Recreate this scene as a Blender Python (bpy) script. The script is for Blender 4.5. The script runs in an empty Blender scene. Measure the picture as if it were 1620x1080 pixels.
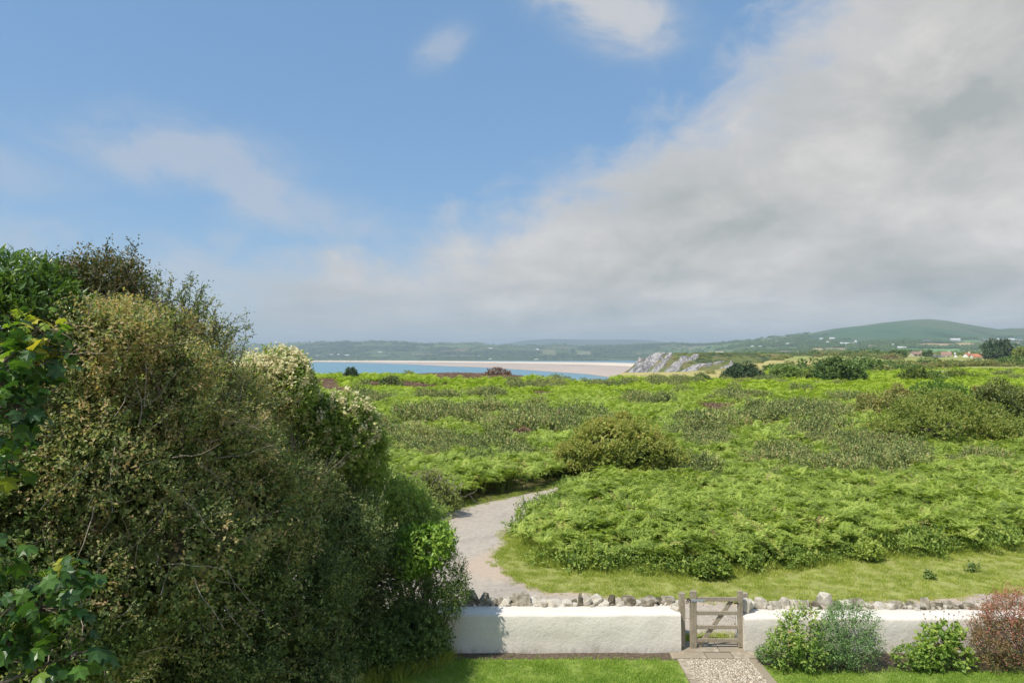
import bpy, math, random
import numpy as np
R = math.radians
sc = bpy.context.scene
COL = sc.collection

# ------------------------------------------------------------------ camera
H = 5.7                      # eye height above the garden
F = 1080.0                   # focal length in photograph pixels (24 mm on 36 mm)
CX, HY = 810.0, 557.0        # photograph column of straight ahead, row of the horizon
cam = bpy.data.cameras.new('camera')
cam.lens = 24.0; cam.sensor_width = 36.0; cam.clip_start = 0.1; cam.clip_end = 60000
co = bpy.data.objects.new('camera', cam); COL.objects.link(co)
co.location = (0, 0, H); co.rotation_euler = (R(90) + math.atan(17.0 / F), 0, 0)
sc.camera = co

# ------------------------------------------------------------------ light
SUN_EL, SUN_AZ = R(57), R(231)          # azimuth clockwise from +Y (view direction)
sd = (math.sin(SUN_AZ) * math.cos(SUN_EL), math.cos(SUN_AZ) * math.cos(SUN_EL), math.sin(SUN_EL))
sun = bpy.data.lights.new('sun', 'SUN'); sun.energy = 4.9; sun.angle = R(0.53); sun.color = (1.0, 0.95, 0.86)
so = bpy.data.objects.new('sun', sun); COL.objects.link(so)
from mathutils import Vector
so.rotation_euler = Vector(sd).to_track_quat('Z', 'Y').to_euler()
so.location = (-30, 0, 40)

sc.view_settings.view_transform = 'Standard'; sc.view_settings.look = 'None'
sc.view_settings.exposure = 0.0; sc.view_settings.gamma = 1.0
sc.view_settings.use_curve_mapping = False
sc.cycles.use_denoising = True
sc.cycles.max_bounces = 8; sc.cycles.diffuse_bounces = 3; sc.cycles.transmission_bounces = 4
sc.cycles.volume_bounces = 0; sc.cycles.transparent_max_bounces = 8
sc.cycles.use_adaptive_sampling = True; sc.cycles.adaptive_threshold = 0.01

class NT:
    """tiny node-tree helper"""
    def __init__(s, nt): s.nt = nt; s.n = nt.nodes; s.l = nt.links
    def new(s, t, **k):
        n = s.n.new(t)
        for a, v in k.items(): setattr(n, a, v)
        return n
    def link(s, a, b): s.l.new(a, b)
    def setin(s, node, i, v):
        if isinstance(v, bpy.types.NodeSocket): s.l.new(v, node.inputs[i])
        else: node.inputs[i].default_value = v
    def math(s, op, a, b=None, c=None, clamp=False):
        n = s.n.new('ShaderNodeMath'); n.operation = op; n.use_clamp = clamp
        s.setin(n, 0, a)
        if b is not None: s.setin(n, 1, b)
        if c is not None: s.setin(n, 2, c)
        return n.outputs[0]
    def vmath(s, op, a, b=None):
        n = s.n.new('ShaderNodeVectorMath'); n.operation = op
        s.setin(n, 0, a)
        if b is not None: s.setin(n, 1, b)
        return n.outputs[0]
    def noise(s, vec, scale, detail=4, rough=0.55, dist=0.0):
        n = s.n.new('ShaderNodeTexNoise'); n.inputs['Scale'].default_value = scale
        n.inputs['Detail'].default_value = detail; n.inputs['Roughness'].default_value = rough
        n.inputs['Distortion'].default_value = dist
        if vec is not None: s.l.new(vec, n.inputs['Vector'])
        return n.outputs['Fac']
    def ramp(s, fac, stops, interp='LINEAR'):
        n = s.n.new('ShaderNodeValToRGB'); cr = n.color_ramp; cr.interpolation = interp
        while len(cr.elements) > 1: cr.elements.remove(cr.elements[-1])
        cr.elements[0].position = stops[0][0]; cr.elements[0].color = (*stops[0][1], 1)
        for p, c in stops[1:]:
            e = cr.elements.new(p); e.color = (*c, 1)
        s.l.new(fac, n.inputs[0]); return n.outputs[0]
    def smooth(s, x, a, b):
        n = s.n.new('ShaderNodeMapRange'); n.interpolation_type = 'SMOOTHSTEP'
        s.setin(n, 0, x); n.inputs[1].default_value = a; n.inputs[2].default_value = b
        n.inputs[3].default_value = 0; n.inputs[4].default_value = 1
        return n.outputs[0]
    def mix(s, f, a, b, mode='MIX'):
        n = s.n.new('ShaderNodeMix'); n.data_type = 'RGBA'; n.blend_type = mode
        s.setin(n, 0, f)
        for i, v in ((6, a), (7, b)):
            if isinstance(v, tuple): n.inputs[i].default_value = (*v, 1)
            else: s.l.new(v, n.inputs[i])
        return n.outputs[2]

# ------------------------------------------------------------------ sky
world = bpy.data.worlds.new('World'); sc.world = world; world.use_nodes = True
t = NT(world.node_tree); t.n.clear()
BG = 0.135
sky = t.new('ShaderNodeTexSky', sky_type='NISHITA'); sky.sun_disc = False
sky.sun_elevation = SUN_EL; sky.sun_rotation = SUN_AZ; sky.altitude = 60
sky.air_density = 1.0; sky.dust_density = 0.6; sky.ozone_density = 1.6
tc = t.new('ShaderNodeTexCoord'); D = tc.outputs['Generated']
sp = t.new('ShaderNodeSeparateXYZ'); t.link(D, sp.inputs[0]); dx, dy, dz = sp.outputs
rh = t.math('SQRT', t.math('ADD', t.math('MULTIPLY', dx, dx), t.math('ADD', t.math('MULTIPLY', dy, dy), 1e-6)))
az = t.math('DIVIDE', dx, rh)                       # sine of the azimuth
el = t.math('ARCTAN2', dz, rh)
# a cloud sheet overhead, seen in perspective
den = t.math('ADD', t.math('MAXIMUM', dz, 0.0), 0.10)
cmb = t.new('ShaderNodeCombineXYZ')
t.link(t.math('DIVIDE', dx, den), cmb.inputs[0]); t.link(t.math('DIVIDE', dy, den), cmb.inputs[1])
cp = cmb.outputs[0]
cmb2 = t.new('ShaderNodeCombineXYZ')
t.link(az, cmb2.inputs[0]); t.link(t.math('MULTIPLY', el, 1.7), cmb2.inputs[1]); t.link(t.math('DIVIDE', dy, t.math('ADD', rh, 0.0)), cmb2.inputs[2])
ap = cmb2.outputs[0]
n_big = t.noise(ap, 3.2, 8, 0.58, 0.5)
n_puff = t.noise(ap, 9.0, 9, 0.62, 0.5)
n_str = t.noise(cp, 0.8, 5, 0.5, 0.3)
edge = t.math('ADD', t.math('MULTIPLY', az, 0.56), 0.21)
edge = t.math('MAXIMUM', edge, 0.15)
d = t.math('SUBTRACT', edge, el)
d = t.math('ADD', d, t.math('MULTIPLY', t.math('SUBTRACT', n_big, 0.5), 0.26))
d = t.math('ADD', d, t.math('MULTIPLY', t.math('SUBTRACT', n_puff, 0.5), 0.19))
mask = t.smooth(d, -0.040, 0.085)
leftfade = t.smooth(az, -0.55, -0.20)
mask = t.math('MULTIPLY', mask, t.math('ADD', t.math('MULTIPLY', leftfade, 0.46), 0.52))
def blob(a0, e0, ra, re_, amp, tilt=0.0):
    da = t.math('SUBTRACT', az, a0); de = t.math('SUBTRACT', el, e0)
    de = t.math('ADD', de, t.math('MULTIPLY', da, tilt))
    q = t.math('ADD', t.math('POWER', t.math('ABSOLUTE', t.math('DIVIDE', da, ra)), 2.0),
               t.math('POWER', t.math('ABSOLUTE', t.math('DIVIDE', de, re_)), 2.0))
    g = t.math('EXPONENT', t.math('MULTIPLY', q, -1.0))
    g = t.math('MULTIPLY', g, t.math('ADD', t.math('MULTIPLY', t.math('SUBTRACT', n_puff, 0.5), 3.2), t.math('ADD', t.math('MULTIPLY', t.math('SUBTRACT', n_big, 0.5), 1.5), 0.9)))
    fr = t.smooth(dy, 0.0, 0.2)
    return t.math('MULTIPLY', t.math('MULTIPLY', t.smooth(g, 0.0, 1.0), amp), fr)
wisps = [blob(-0.440, 0.258, 0.13, 0.045, 0.55), blob(-0.365, 0.222, 0.09, 0.055, 0.55, 0.5),
         blob(-0.27, 0.185, 0.13, 0.04, 0.45, 0.25), blob(0.13, 0.48, 0.11, 0.06, 0.95, 0.35),
         blob(-0.105, 0.418, 0.042, 0.030, 0.42, -0.3), blob(-0.62, 0.21, 0.10, 0.035, 0.3)]
for w in wisps: mask = t.math('MAXIMUM', mask, w)
mask = t.math('MULTIPLY', mask, t.math('ADD', t.math('MULTIPLY', t.smooth(el, 0.0, 0.10), 0.25), 0.75))
# cloud brightness: pale tops, grey bases drawn out in bands
shade = t.math('ADD', t.math('MULTIPLY', n_str, 0.42), t.math('MULTIPLY', t.noise(ap, 5.5, 8, 0.56, 0.35), 0.58))
shade = t.math('ADD', shade, t.math('MULTIPLY', t.math('SUBTRACT', n_puff, 0.5), 0.30))
k = 1.0 / BG
def kc(c): return tuple(x * k for x in c)
ccol = t.ramp(shade, [(0.34, (0.42, 0.445, 0.43)), (0.45, (0.55, 0.55, 0.53)), (0.54, (0.65, 0.635, 0.61)), (0.66, (0.80, 0.775, 0.74))])
edgelit = t.mix(t.smooth(d, 0.0, 0.16), (0.60, 0.61, 0.64), ccol)
vm = t.new('ShaderNodeVectorMath'); vm.operation = 'SCALE'; t.link(edgelit, vm.inputs[0]); vm.inputs[3].default_value = k
hs = t.new('ShaderNodeHueSaturation'); hs.inputs['Saturation'].default_value = 1.12; hs.inputs['Value'].default_value = 1.0
t.link(sky.outputs[0], hs.inputs['Color'])
clear = t.mix(0.5, hs.outputs[0], kc((0.22, 0.44, 0.74)))
skyc = t.mix(mask, clear, vm.outputs[0])
bg = t.new('ShaderNodeBackground'); t.link(skyc, bg.inputs[0]); bg.inputs[1].default_value = BG
ow = t.new('ShaderNodeOutputWorld'); t.link(bg.outputs[0], ow.inputs[0])

# ------------------------------------------------------------------ numpy helpers
rng = np.random.default_rng(7)
random.seed(7)
def W(px, py, z=0.0):
    """where the ray through photograph pixel (px, py) meets height z: used to survey the place, once"""
    Y = (H - z) * F / (py - HY)
    return ((px - CX) * Y / F, Y, z)
def WD(px, py, Y):
    return ((px - CX) * Y / F, Y, H - (py - HY) * Y / F)
def _h(ix, iy, iz, s):
    n = (ix * 374761393 + iy * 668265263 + iz * 2147483647 + s * 1274126177) & 0xffffffff
    n = ((n ^ (n >> 13)) * 1274126177) & 0xffffffff
    return ((n ^ (n >> 16)) & 0xffff) / 65535.0
def vnoise(x, y, z=None, s=0):
    x = np.asarray(x, float); y = np.asarray(y, float)
    z = np.zeros_like(x) if z is None else np.asarray(z, float)
    ix, iy, iz = (np.floor(a).astype(np.int64) for a in (x, y, z))
    fx, fy, fz = x - ix, y - iy, z - iz
    fx, fy, fz = (a * a * (3 - 2 * a) for a in (fx, fy, fz))
    r = 0
    for a in (0, 1):
        for b in (0, 1):
            for c in (0, 1):
                w = (fx if a else 1 - fx) * (fy if b else 1 - fy) * (fz if c else 1 - fz)
                r = r + w * _h(ix + a, iy + b, iz + c, s)
    return r
def fbm(x, y, z=None, s=0, o=4):
    r = 0; a = 0.5; t_ = 0
    for i in range(o):
        r = r + a * vnoise(np.asarray(x) * 2**i, np.asarray(y) * 2**i, None if z is None else np.asarray(z) * 2**i, s + i * 17); t_ += a; a *= 0.5
    return r / t_
def sst(x, a, b):
    u = np.clip((np.asarray(x, float) - a) / (b - a), 0, 1); return u * u * (3 - 2 * u)
def nrm(v): return v / np.maximum(np.linalg.norm(v, axis=-1, keepdims=True), 1e-9)

def mesh(name, V, F_, mats=None, attrs=None, colors=None, smooth=False, fmat=None):
    """F_ : list of int arrays (n,k); attrs: {name: per-vertex float}"""
    if not isinstance(F_, list): F_ = [F_]
    F_ = [f for f in F_ if len(f)]
    m = bpy.data.meshes.new(name)
    V = np.ascontiguousarray(V, dtype=np.float32)
    m.vertices.add(len(V)); m.vertices.foreach_set('co', V.ravel())
    loops = np.concatenate([f.ravel() for f in F_]).astype(np.int32)
    tot = np.concatenate([np.full(len(f), f.shape[1], np.int32) for f in F_])
    m.loops.add(len(loops)); m.loops.foreach_set('vertex_index', loops)
    m.polygons.add(len(tot)); m.polygons.foreach_set('loop_start', (np.cumsum(tot) - tot).astype(np.int32))
    for mt in (mats if isinstance(mats, (list, tuple)) else [mats] if mats else []): m.materials.append(mt)
    if fmat is not None: m.polygons.foreach_set('material_index', np.asarray(fmat, np.int32))
    m.polygons.foreach_set('use_smooth', np.full(len(tot), bool(smooth)))
    if attrs:
        for k_, v in attrs.items():
            a = m.attributes.new(k_, 'FLOAT', 'POINT'); a.data.foreach_set('value', np.ascontiguousarray(v, dtype=np.float32))
    if colors is not None:
        a = m.attributes.new('col', 'FLOAT_COLOR', 'POINT')
        c = np.ones((len(V), 4), np.float32); c[:, :3] = colors; a.data.foreach_set('color', c.ravel())
    m.update(calc_edges=True); m.validate(verbose=False)
    return m
def add(name, me, parent=None, loc=(0, 0, 0), label=None, cat=None, group=None, kind=None):
    o = bpy.data.objects.new(name, me); COL.objects.link(o)
    o.location = loc
    if parent is not None: o.parent = parent
    if label: o['label'] = label
    if cat: o['category'] = cat
    if group: o['group'] = group
    if kind: o['kind'] = kind
    return o
def empty(name, loc, label, cat, group=None, rz=0):
    o = add(name, None, loc=loc, label=label, cat=cat, group=group); o.empty_display_size = 0.3
    o.rotation_euler.z = rz
    return o
class Geo:
    """collects quads/tris"""
    def __init__(s): s.V = []; s.Q = []; s.T = []; s.n = 0; s.tone = []
    def put(s, V, Q=None, T=None, tone=0.5):
        V = np.asarray(V, float).reshape(-1, 3)
        if Q is not None and len(Q): s.Q.append(np.asarray(Q, int).reshape(-1, 4) + s.n)
        if T is not None and len(T): s.T.append(np.asarray(T, int).reshape(-1, 3) + s.n)
        s.V.append(V); s.n += len(V)
        s.tone.append(np.broadcast_to(np.asarray(tone, float), (len(V),)))
    def box(s, lo, hi, tone=0.5, jit=0.0):
        x0, y0, z0 = lo; x1, y1, z1 = hi
        V = np.array([(x0,y0,z0),(x1,y0,z0),(x1,y1,z0),(x0,y1,z0),(x0,y0,z1),(x1,y0,z1),(x1,y1,z1),(x0,y1,z1)], float)
        if jit: V = V + rng.normal(0, jit, V.shape)
        s.put(V, [(0,3,2,1),(4,5,6,7),(0,1,5,4),(1,2,6,5),(2,3,7,6),(3,0,4,7)], tone=tone)
    def tube(s, pts, rad, sides=5, tone=0.5):
        pts = np.asarray(pts, float); n = len(pts); rad = np.broadcast_to(np.asarray(rad, float), (n,))
        tg = nrm(np.gradient(pts, axis=0)); ref = np.array([0.31, 0.17, 0.94])
        u = nrm(np.cross(tg, ref)); v = np.cross(tg, u)
        a = np.arange(sides) * 2 * math.pi / sides
        ring = pts[:, None, :] + rad[:, None, None] * (np.cos(a)[None, :, None] * u[:, None, :] + np.sin(a)[None, :, None] * v[:, None, :])
        i = np.arange(n - 1)[:, None] * sides; j = np.arange(sides)[None, :]; j2 = (j + 1) % sides
        Q = np.stack([i + j, i + j2, i + sides + j2, i + sides + j], -1).reshape(-1, 4)
        s.put(ring.reshape(-1, 3), Q, tone=tone)
    def mesh(s, name, mat, smooth=False, off=(0, 0, 0)):
        V = np.concatenate(s.V) - np.asarray(off)
        fs = []
        if s.Q: fs.append(np.concatenate(s.Q))
        if s.T: fs.append(np.concatenate(s.T))
        return mesh(name, V, fs, mat, {'tone': np.concatenate(s.tone)}, smooth=smooth)

# ------------------------------------------------------------------ materials
def mat_new(name):
    m = bpy.data.materials.new(name); m.use_nodes = True; m.node_tree.nodes.clear(); return m, NT(m.node_tree)
def principled(t, col, rough=0.8, spec=0.3, bump=None, bs=0.3, bd=0.02, metal=0.0):
    p = t.new('ShaderNodeBsdfPrincipled')
    t.setin(p, 'Base Color', col if not isinstance(col, tuple) else (*col, 1))
    t.setin(p, 'Roughness', rough); p.inputs['Specular IOR Level'].default_value = spec; p.inputs['Metallic'].default_value = metal
    if bump is not None:
        b = t.new('ShaderNodeBump'); b.inputs['Strength'].default_value = bs; b.inputs['Distance'].default_value = bd
        t.link(bump, b.inputs['Height']); t.link(b.outputs[0], p.inputs['Normal'])
    return p
def out(t, sh):
    o = t.new('ShaderNodeOutputMaterial'); t.link(sh, o.inputs['Surface'])
def leaf_mat(name, stops, trans=0.30, tcol=None, rough=0.5, spec=0.4, nscale=0.35, namp=0.25, rnd=0.3):
    """leaf colour from a per-leaf tone, a per-plant random and a slow patchiness across the ground"""
    m, t = mat_new(name)
    at = t.new('ShaderNodeAttribute', attribute_name='tone'); oi = t.new('ShaderNodeObjectInfo')
    ge = t.new('ShaderNodeNewGeometry')
    n = t.noise(ge.outputs['Position'], nscale, 3, 0.5)
    x = t.math('ADD', at.outputs['Fac'], t.math('MULTIPLY', t.math('SUBTRACT', n, 0.5), namp * 2))
    x = t.math('ADD', x, t.math('MULTIPLY', t.math('SUBTRACT', oi.outputs['Random'], 0.5), rnd), clamp=True)
    c = t.ramp(x, stops)
    p = principled(t, c, rough, spec)
    tr = t.new('ShaderNodeBsdfTranslucent')
    if tcol is None: tcol = (1.15, 1.25, 0.55)
    t.link(t.mix(1.0, c, tcol, 'MULTIPLY'), tr.inputs[0])
    ms = t.new('ShaderNodeMixShader'); ms.inputs[0].default_value = trans
    t.link(p.outputs[0], ms.inputs[1]); t.link(tr.outputs[0], ms.inputs[2])
    out(t, ms.outputs[0]); return m
def bark_mat(name, a, b, sc_=14):
    m, t = mat_new(name); ge = t.new('ShaderNodeNewGeometry')
    n = t.noise(ge.outputs['Position'], sc_, 5)
    p = principled(t, t.ramp(n, [(0.3, a), (0.7, b)]), 0.9, 0.2, n, 0.6, 0.01); out(t, p.outputs[0]); return m
def attr_mat(name, rough=0.95, ns=0.02, amp=0.35, detail=6, spec=0.1, bump=0.0, bd=1.0, stretch=(1, 1, 1)):
    """albedo painted per vertex (fields, woods, rock), broken up by noise"""
    m, t = mat_new(name); ge = t.new('ShaderNodeNewGeometry')
    at = t.new('ShaderNodeAttribute', attribute_name='col')
    v = t.vmath('MULTIPLY', ge.outputs['Position'], stretch)
    n = t.noise(v, ns, detail, 0.65)
    f = t.math('ADD', t.math('MULTIPLY', t.math('SUBTRACT', n, 0.5), amp * 2), 1.0)
    vs = t.new('ShaderNodeVectorMath'); vs.operation = 'SCALE'; t.link(at.outputs['Color'], vs.inputs[0]); t.link(f, vs.inputs[3])
    p = principled(t, vs.outputs[0], rough, spec, n if bump else None, bump, bd); out(t, p.outputs[0]); return m

M = {}
M['hawthorn'] = leaf_mat('hawthorn_leaf', [(0.0, (0.05, 0.08, 0.03)), (0.38, (0.17, 0.23, 0.08)), (0.62, (0.36, 0.42, 0.16)), (0.80, (0.52, 0.47, 0.22)), (1.0, (0.66, 0.46, 0.26))], trans=0.45, nscale=2.0, namp=0.62, rnd=0.0)
M['hawthorn_dark'] = leaf_mat('dark_thorn_leaf', [(0.0, (0.04, 0.06, 0.02)), (0.5, (0.12, 0.135, 0.04)), (0.8, (0.24, 0.17, 0.07)), (1.0, (0.34, 0.19, 0.10))], nscale=0.9, namp=0.25, rnd=0.0)
M['glossy'] = leaf_mat('glossy_leaf', [(0.0, (0.05, 0.10, 0.02)), (0.5, (0.11, 0.20, 0.035)), (1.0, (0.24, 0.34, 0.07))], rough=0.32, spec=0.6, rnd=0.0)
M['privet'] = leaf_mat('flowering_shrub_leaf', [(0.0, (0.09, 0.16, 0.03)), (0.5, (0.23, 0.33, 0.06)), (1.0, (0.44, 0.50, 0.11))], rnd=0.0)
M['bright'] = leaf_mat('bright_leaf', [(0.0, (0.07, 0.15, 0.018)), (0.5, (0.17, 0.31, 0.035)), (1.0, (0.38, 0.52, 0.08))], rough=0.4, rnd=0.0)
M['smallgreen'] = leaf_mat('small_green_leaf', [(0.0, (0.08, 0.13, 0.035)), (0.5, (0.19, 0.27, 0.065)), (1.0, (0.37, 0.43, 0.13))], rnd=0.0)
M['sycamore'] = leaf_mat('sycamore_leaf', [(0.0, (0.035, 0.08, 0.025)), (0.5, (0.06, 0.14, 0.03)), (0.8, (0.13, 0.25, 0.035)), (1.0, (0.34, 0.32, 0.04))], trans=0.35, rough=0.38, spec=0.5, nscale=0.5, namp=0.2, rnd=0.7)
M['cream'] = leaf_mat('cream_flower', [(0.0, (0.70, 0.62, 0.30)), (1.0, (0.86, 0.81, 0.54))], trans=0.35, tcol=(1, 1, 1), rnd=0.0)
M['bluegreen'] = leaf_mat('blue_green_leaf', [(0.0, (0.08, 0.15, 0.05)), (0.5, (0.18, 0.29, 0.10)), (1.0, (0.33, 0.46, 0.17))], rnd=0.0)
M['limeleaf'] = leaf_mat('lime_leaf', [(0.0, (0.11, 0.20, 0.035)), (0.5, (0.25, 0.37, 0.06)), (0.85, (0.45, 0.53, 0.11)), (1.0, (0.50, 0.28, 0.18))], rnd=0.0)
M['red'] = leaf_mat('red_leaf', [(0.0, (0.12, 0.14, 0.04)), (0.35, (0.24, 0.20, 0.07)), (0.7, (0.42, 0.17, 0.11)), (1.0, (0.56, 0.24, 0.17))], tcol=(1.2, .7, .5), rnd=0.0)
M['gorse'] = leaf_mat('gorse_spine', [(0.0, (0.07, 0.10, 0.03)), (0.5, (0.27, 0.33, 0.095)), (0.85, (0.50, 0.54, 0.17)), (1.0, (0.48, 0.34, 0.17))], trans=0.2, nscale=0.25, namp=0.25, rnd=0.4)
M['heather'] = leaf_mat('heather_stem', [(0.0, (0.12, 0.085, 0.045)), (0.5, (0.27, 0.17, 0.10)), (1.0, (0.42, 0.27, 0.18))], trans=0.15, tcol=(1, .9, .7), nscale=0.2, namp=0.3, rnd=0.4)
M['golden'] = leaf_mat('golden_thorn_leaf', [(0.0, (0.09, 0.13, 0.03)), (0.4, (0.25, 0.31, 0.065)), (0.75, (0.43, 0.44, 0.105)), (1.0, (0.56, 0.44, 0.14))], trans=0.4, nscale=0.6, namp=0.3, rnd=0.0)
M['olive'] = leaf_mat('olive_scrub_leaf', [(0.0, (0.11, 0.14, 0.04)), (0.5, (0.27, 0.31, 0.08)), (0.8, (0.40, 0.38, 0.12)), (1.0, (0.46, 0.34, 0.14))], nscale=0.15, namp=0.3, rnd=0.4)
M['tree'] = leaf_mat('dark_tree_leaf', [(0.0, (0.06, 0.11, 0.025)), (0.5, (0.15, 0.23, 0.05)), (1.0, (0.27, 0.36, 0.08))], trans=0.2, nscale=0.1, namp=0.15, rnd=0.3)
M['pine'] = leaf_mat('dark_pine_needle', [(0.0, (0.035, 0.065, 0.03)), (0.5, (0.07, 0.12, 0.05)), (1.0, (0.13, 0.19, 0.07))], trans=0.12, nscale=0.1, namp=0.15, rnd=0.3)
BR = [(0.0, (0.14, 0.20, 0.03)), (0.4, (0.30, 0.39, 0.06)), (0.75, (0.45, 0.54, 0.10)), (0.95, (0.55, 0.58, 0.14)), (1.0, (0.36, 0.26, 0.12))]
M['bracken'] = leaf_mat('bracken_frond', BR, trans=0.35, nscale=0.4, namp=0.30, rnd=0.35, rough=0.55)
M['bracken_far'] = leaf_mat('bracken_frond_far', [(0.0, (0.17, 0.24, 0.018)), (0.4, (0.27, 0.38, 0.025)), (0.8, (0.40, 0.50, 0.035)), (1.0, (0.46, 0.52, 0.06))], trans=0.35, nscale=0.03, namp=0.3, rnd=0.35, rough=0.6)
M['grass'] = leaf_mat('lawn_blade', [(0.0, (0.15, 0.28, 0.03)), (0.5, (0.30, 0.45, 0.06)), (0.85, (0.46, 0.54, 0.11)), (1.0, (0.55, 0.52, 0.22))], trans=0.3, nscale=0.9, namp=0.45, rnd=0.3, rough=0.55)
M['verge'] = leaf_mat('verge_blade', [(0.0, (0.21, 0.29, 0.04)), (0.5, (0.40, 0.46, 0.07)), (0.85, (0.57, 0.57, 0.14)), (1.0, (0.70, 0.58, 0.28))], trans=0.3, nscale=0.6, namp=0.4, rnd=0.35, rough=0.6)
M['maple'] = leaf_mat('maple_leaf', [(0.0, (0.08, 0.15, 0.03)), (0.5, (0.25, 0.36, 0.075)), (1.0, (0.48, 0.54, 0.15))], trans=.4, rnd=0.0)
M['bramble'] = leaf_mat('bramble_leaf', [(0.0, (0.09, 0.15, 0.03)), (0.5, (0.24, 0.34, 0.06)), (1.0, (0.48, 0.54, 0.12))], trans=0.35, rnd=0.0)
M['bark'] = bark_mat('bark', (0.07, 0.055, 0.04), (0.20, 0.17, 0.13))
M['twig'] = bark_mat('grey_twig', (0.16, 0.13, 0.10), (0.38, 0.33, 0.27), 8)

def simple_mat(name, stops, scale, rough=0.9, spec=0.2, bs=0.4, bd=0.01, detail=6, tone=False, dist=0.0):
    m, t = mat_new(name); tc_ = t.new('ShaderNodeNewGeometry')
    n = t.noise(tc_.outputs['Position'], scale, detail, 0.6, dist)
    x = n
    if tone:
        oi = t.new('ShaderNodeObjectInfo'); at = t.new('ShaderNodeAttribute', attribute_name='tone')
        x = t.math('ADD', x, t.math('MULTIPLY', t.math('SUBTRACT', oi.outputs['Random'], 0.5), 0.35))
        x = t.math('ADD', x, t.math('MULTIPLY', t.math('SUBTRACT', at.outputs['Fac'], 0.5), 0.5))
    p = principled(t, t.ramp(x, stops), rough, spec, n, bs, bd); out(t, p.outputs[0]); return m
M['gatewood'] = None
def wood_mat():
    m, t = mat_new('weathered_oak'); tc_ = t.new('ShaderNodeTexCoord')
    v = t.vmath('MULTIPLY', tc_.outputs['Object'], (18, 18, 4))
    n = t.noise(v, 3.0, 6, 0.65, 0.8); oi = t.new('ShaderNodeObjectInfo')
    n2 = t.noise(tc_.outputs['Object'], 5, 3)
    x = t.math('ADD', n, t.math('MULTIPLY', t.math('SUBTRACT', n2, 0.5), 0.5))
    c = t.ramp(x, [(0.25, (0.20, 0.165, 0.115)), (0.55, (0.37, 0.31, 0.225)), (0.8, (0.48, 0.43, 0.33))])
    out(t, principled(t, c, 0.85, 0.2, n, 0.5, 0.004).outputs[0]); return m
M['gatewood'] = wood_mat()
def wall_mat():
    m, t = mat_new('white_painted_render'); ge = t.new('ShaderNodeNewGeometry'); P = ge.outputs['Position']
    n = t.noise(P, 2.2, 5, 0.6); n2 = t.noise(P, 26, 4, 0.6); s_ = t.new('ShaderNodeSeparateXYZ'); t.link(P, s_.inputs[0])
    v = t.vmath('MULTIPLY', P, (7, 7, 1.2)); st = t.noise(v, 1.0, 5, 0.7)
    c = t.ramp(n, [(0.3, (0.68, 0.62, 0.53)), (0.6, (0.76, 0.70, 0.61))])
    foot = t.math('MULTIPLY', t.math('SUBTRACT', 1.0, t.smooth(s_.outputs[2], 0.0, 0.16)), t.smooth(t.math('ADD', st, t.math('MULTIPLY', n2, .3)), 0.5, 0.85))
    c = t.mix(t.math('MULTIPLY', foot, 0.65), c, (0.34, 0.32, 0.24))
    streak = t.math('MULTIPLY', t.smooth(st, 0.56, 0.78), 0.30)
    c = t.mix(streak, c, (0.45, 0.46, 0.38))
    speck = t.math('MULTIPLY', t.smooth(n2, 0.70, 0.78), 0.35)
    c = t.mix(speck, c, (0.35, 0.33, 0.27))
    h = t.math('ADD', t.math('MULTIPLY', n, 1.6), t.math('MULTIPLY', n2, 0.35))
    out(t, principled(t, c, 0.75, 0.25, h, 0.55, 0.035).outputs[0]); return m
M['wall'] = wall_mat()
M['stone'] = simple_mat('limestone_rubble', [(0.25, (0.10, 0.085, 0.055)), (0.42, (0.26, 0.225, 0.165)), (0.55, (0.39, 0.345, 0.27)), (0.72, (0.56, 0.51, 0.42))], 9, bs=0.9, bd=0.03, tone=True)
def road_mat():
    m, t = mat_new('worn_tarmac'); ge = t.new('ShaderNodeNewGeometry'); P = ge.outputs['Position']
    big = t.noise(P, 0.45, 5, 0.6, 0.5); fine = t.noise(P, 60, 3, 0.7); mid = t.noise(P, 6, 5, 0.6)
    c = t.ramp(t.math('ADD', t.math('MULTIPLY', fine, 0.5), t.math('MULTIPLY', mid, 0.5)), [(0.3, (0.32, 0.27, 0.215)), (0.5, (0.43, 0.37, 0.30)), (0.7, (0.55, 0.48, 0.395))])
    at = t.new('ShaderNodeAttribute', attribute_name='tone')
    dirt = t.smooth(t.math('ADD', at.outputs['Fac'], t.math('MULTIPLY', t.math('SUBTRACT', mid, 0.5), 0.9)), 0.25, 0.75)
    c = t.mix(t.math('MULTIPLY', dirt, 0.85), c, t.ramp(fine, [(0.3, (0.38, 0.28, 0.20)), (0.7, (0.60, 0.48, 0.36))]))
    worn = t.smooth(big, 0.5, 0.62)
    c = t.mix(t.math('MULTIPLY', worn, 0.38), c, (0.26, 0.235, 0.20))
    pot = t.smooth(t.noise(P, 1.7, 4, 0.5, 0.3), 0.62, 0.68)
    c = t.mix(t.math('MULTIPLY', pot, 0.5), c, (0.50, 0.42, 0.33))
    w = t.new('ShaderNodeTexVoronoi', feature='DISTANCE_TO_EDGE'); w.inputs['Scale'].default_value = 0.42
    t.link(t.vmath('ADD', P, t.vmath('MULTIPLY', t.new('ShaderNodeCombineXYZ').outputs[0], (1, 1, 1))), w.inputs['Vector'])
    crack = t.math('MULTIPLY', t.math('SUBTRACT', 1.0, t.smooth(w.outputs[0], 0.0, 0.012)), t.smooth(mid, 0.5, 0.6))
    c = t.mix(t.math('MULTIPLY', crack, 0.12), c, (0.12, 0.11, 0.09))
    out(t, principled(t, c, 0.92, 0.2, t.math('ADD', fine, mid), 0.5, 0.02).outputs[0]); return m
M['road'] = road_mat()
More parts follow.
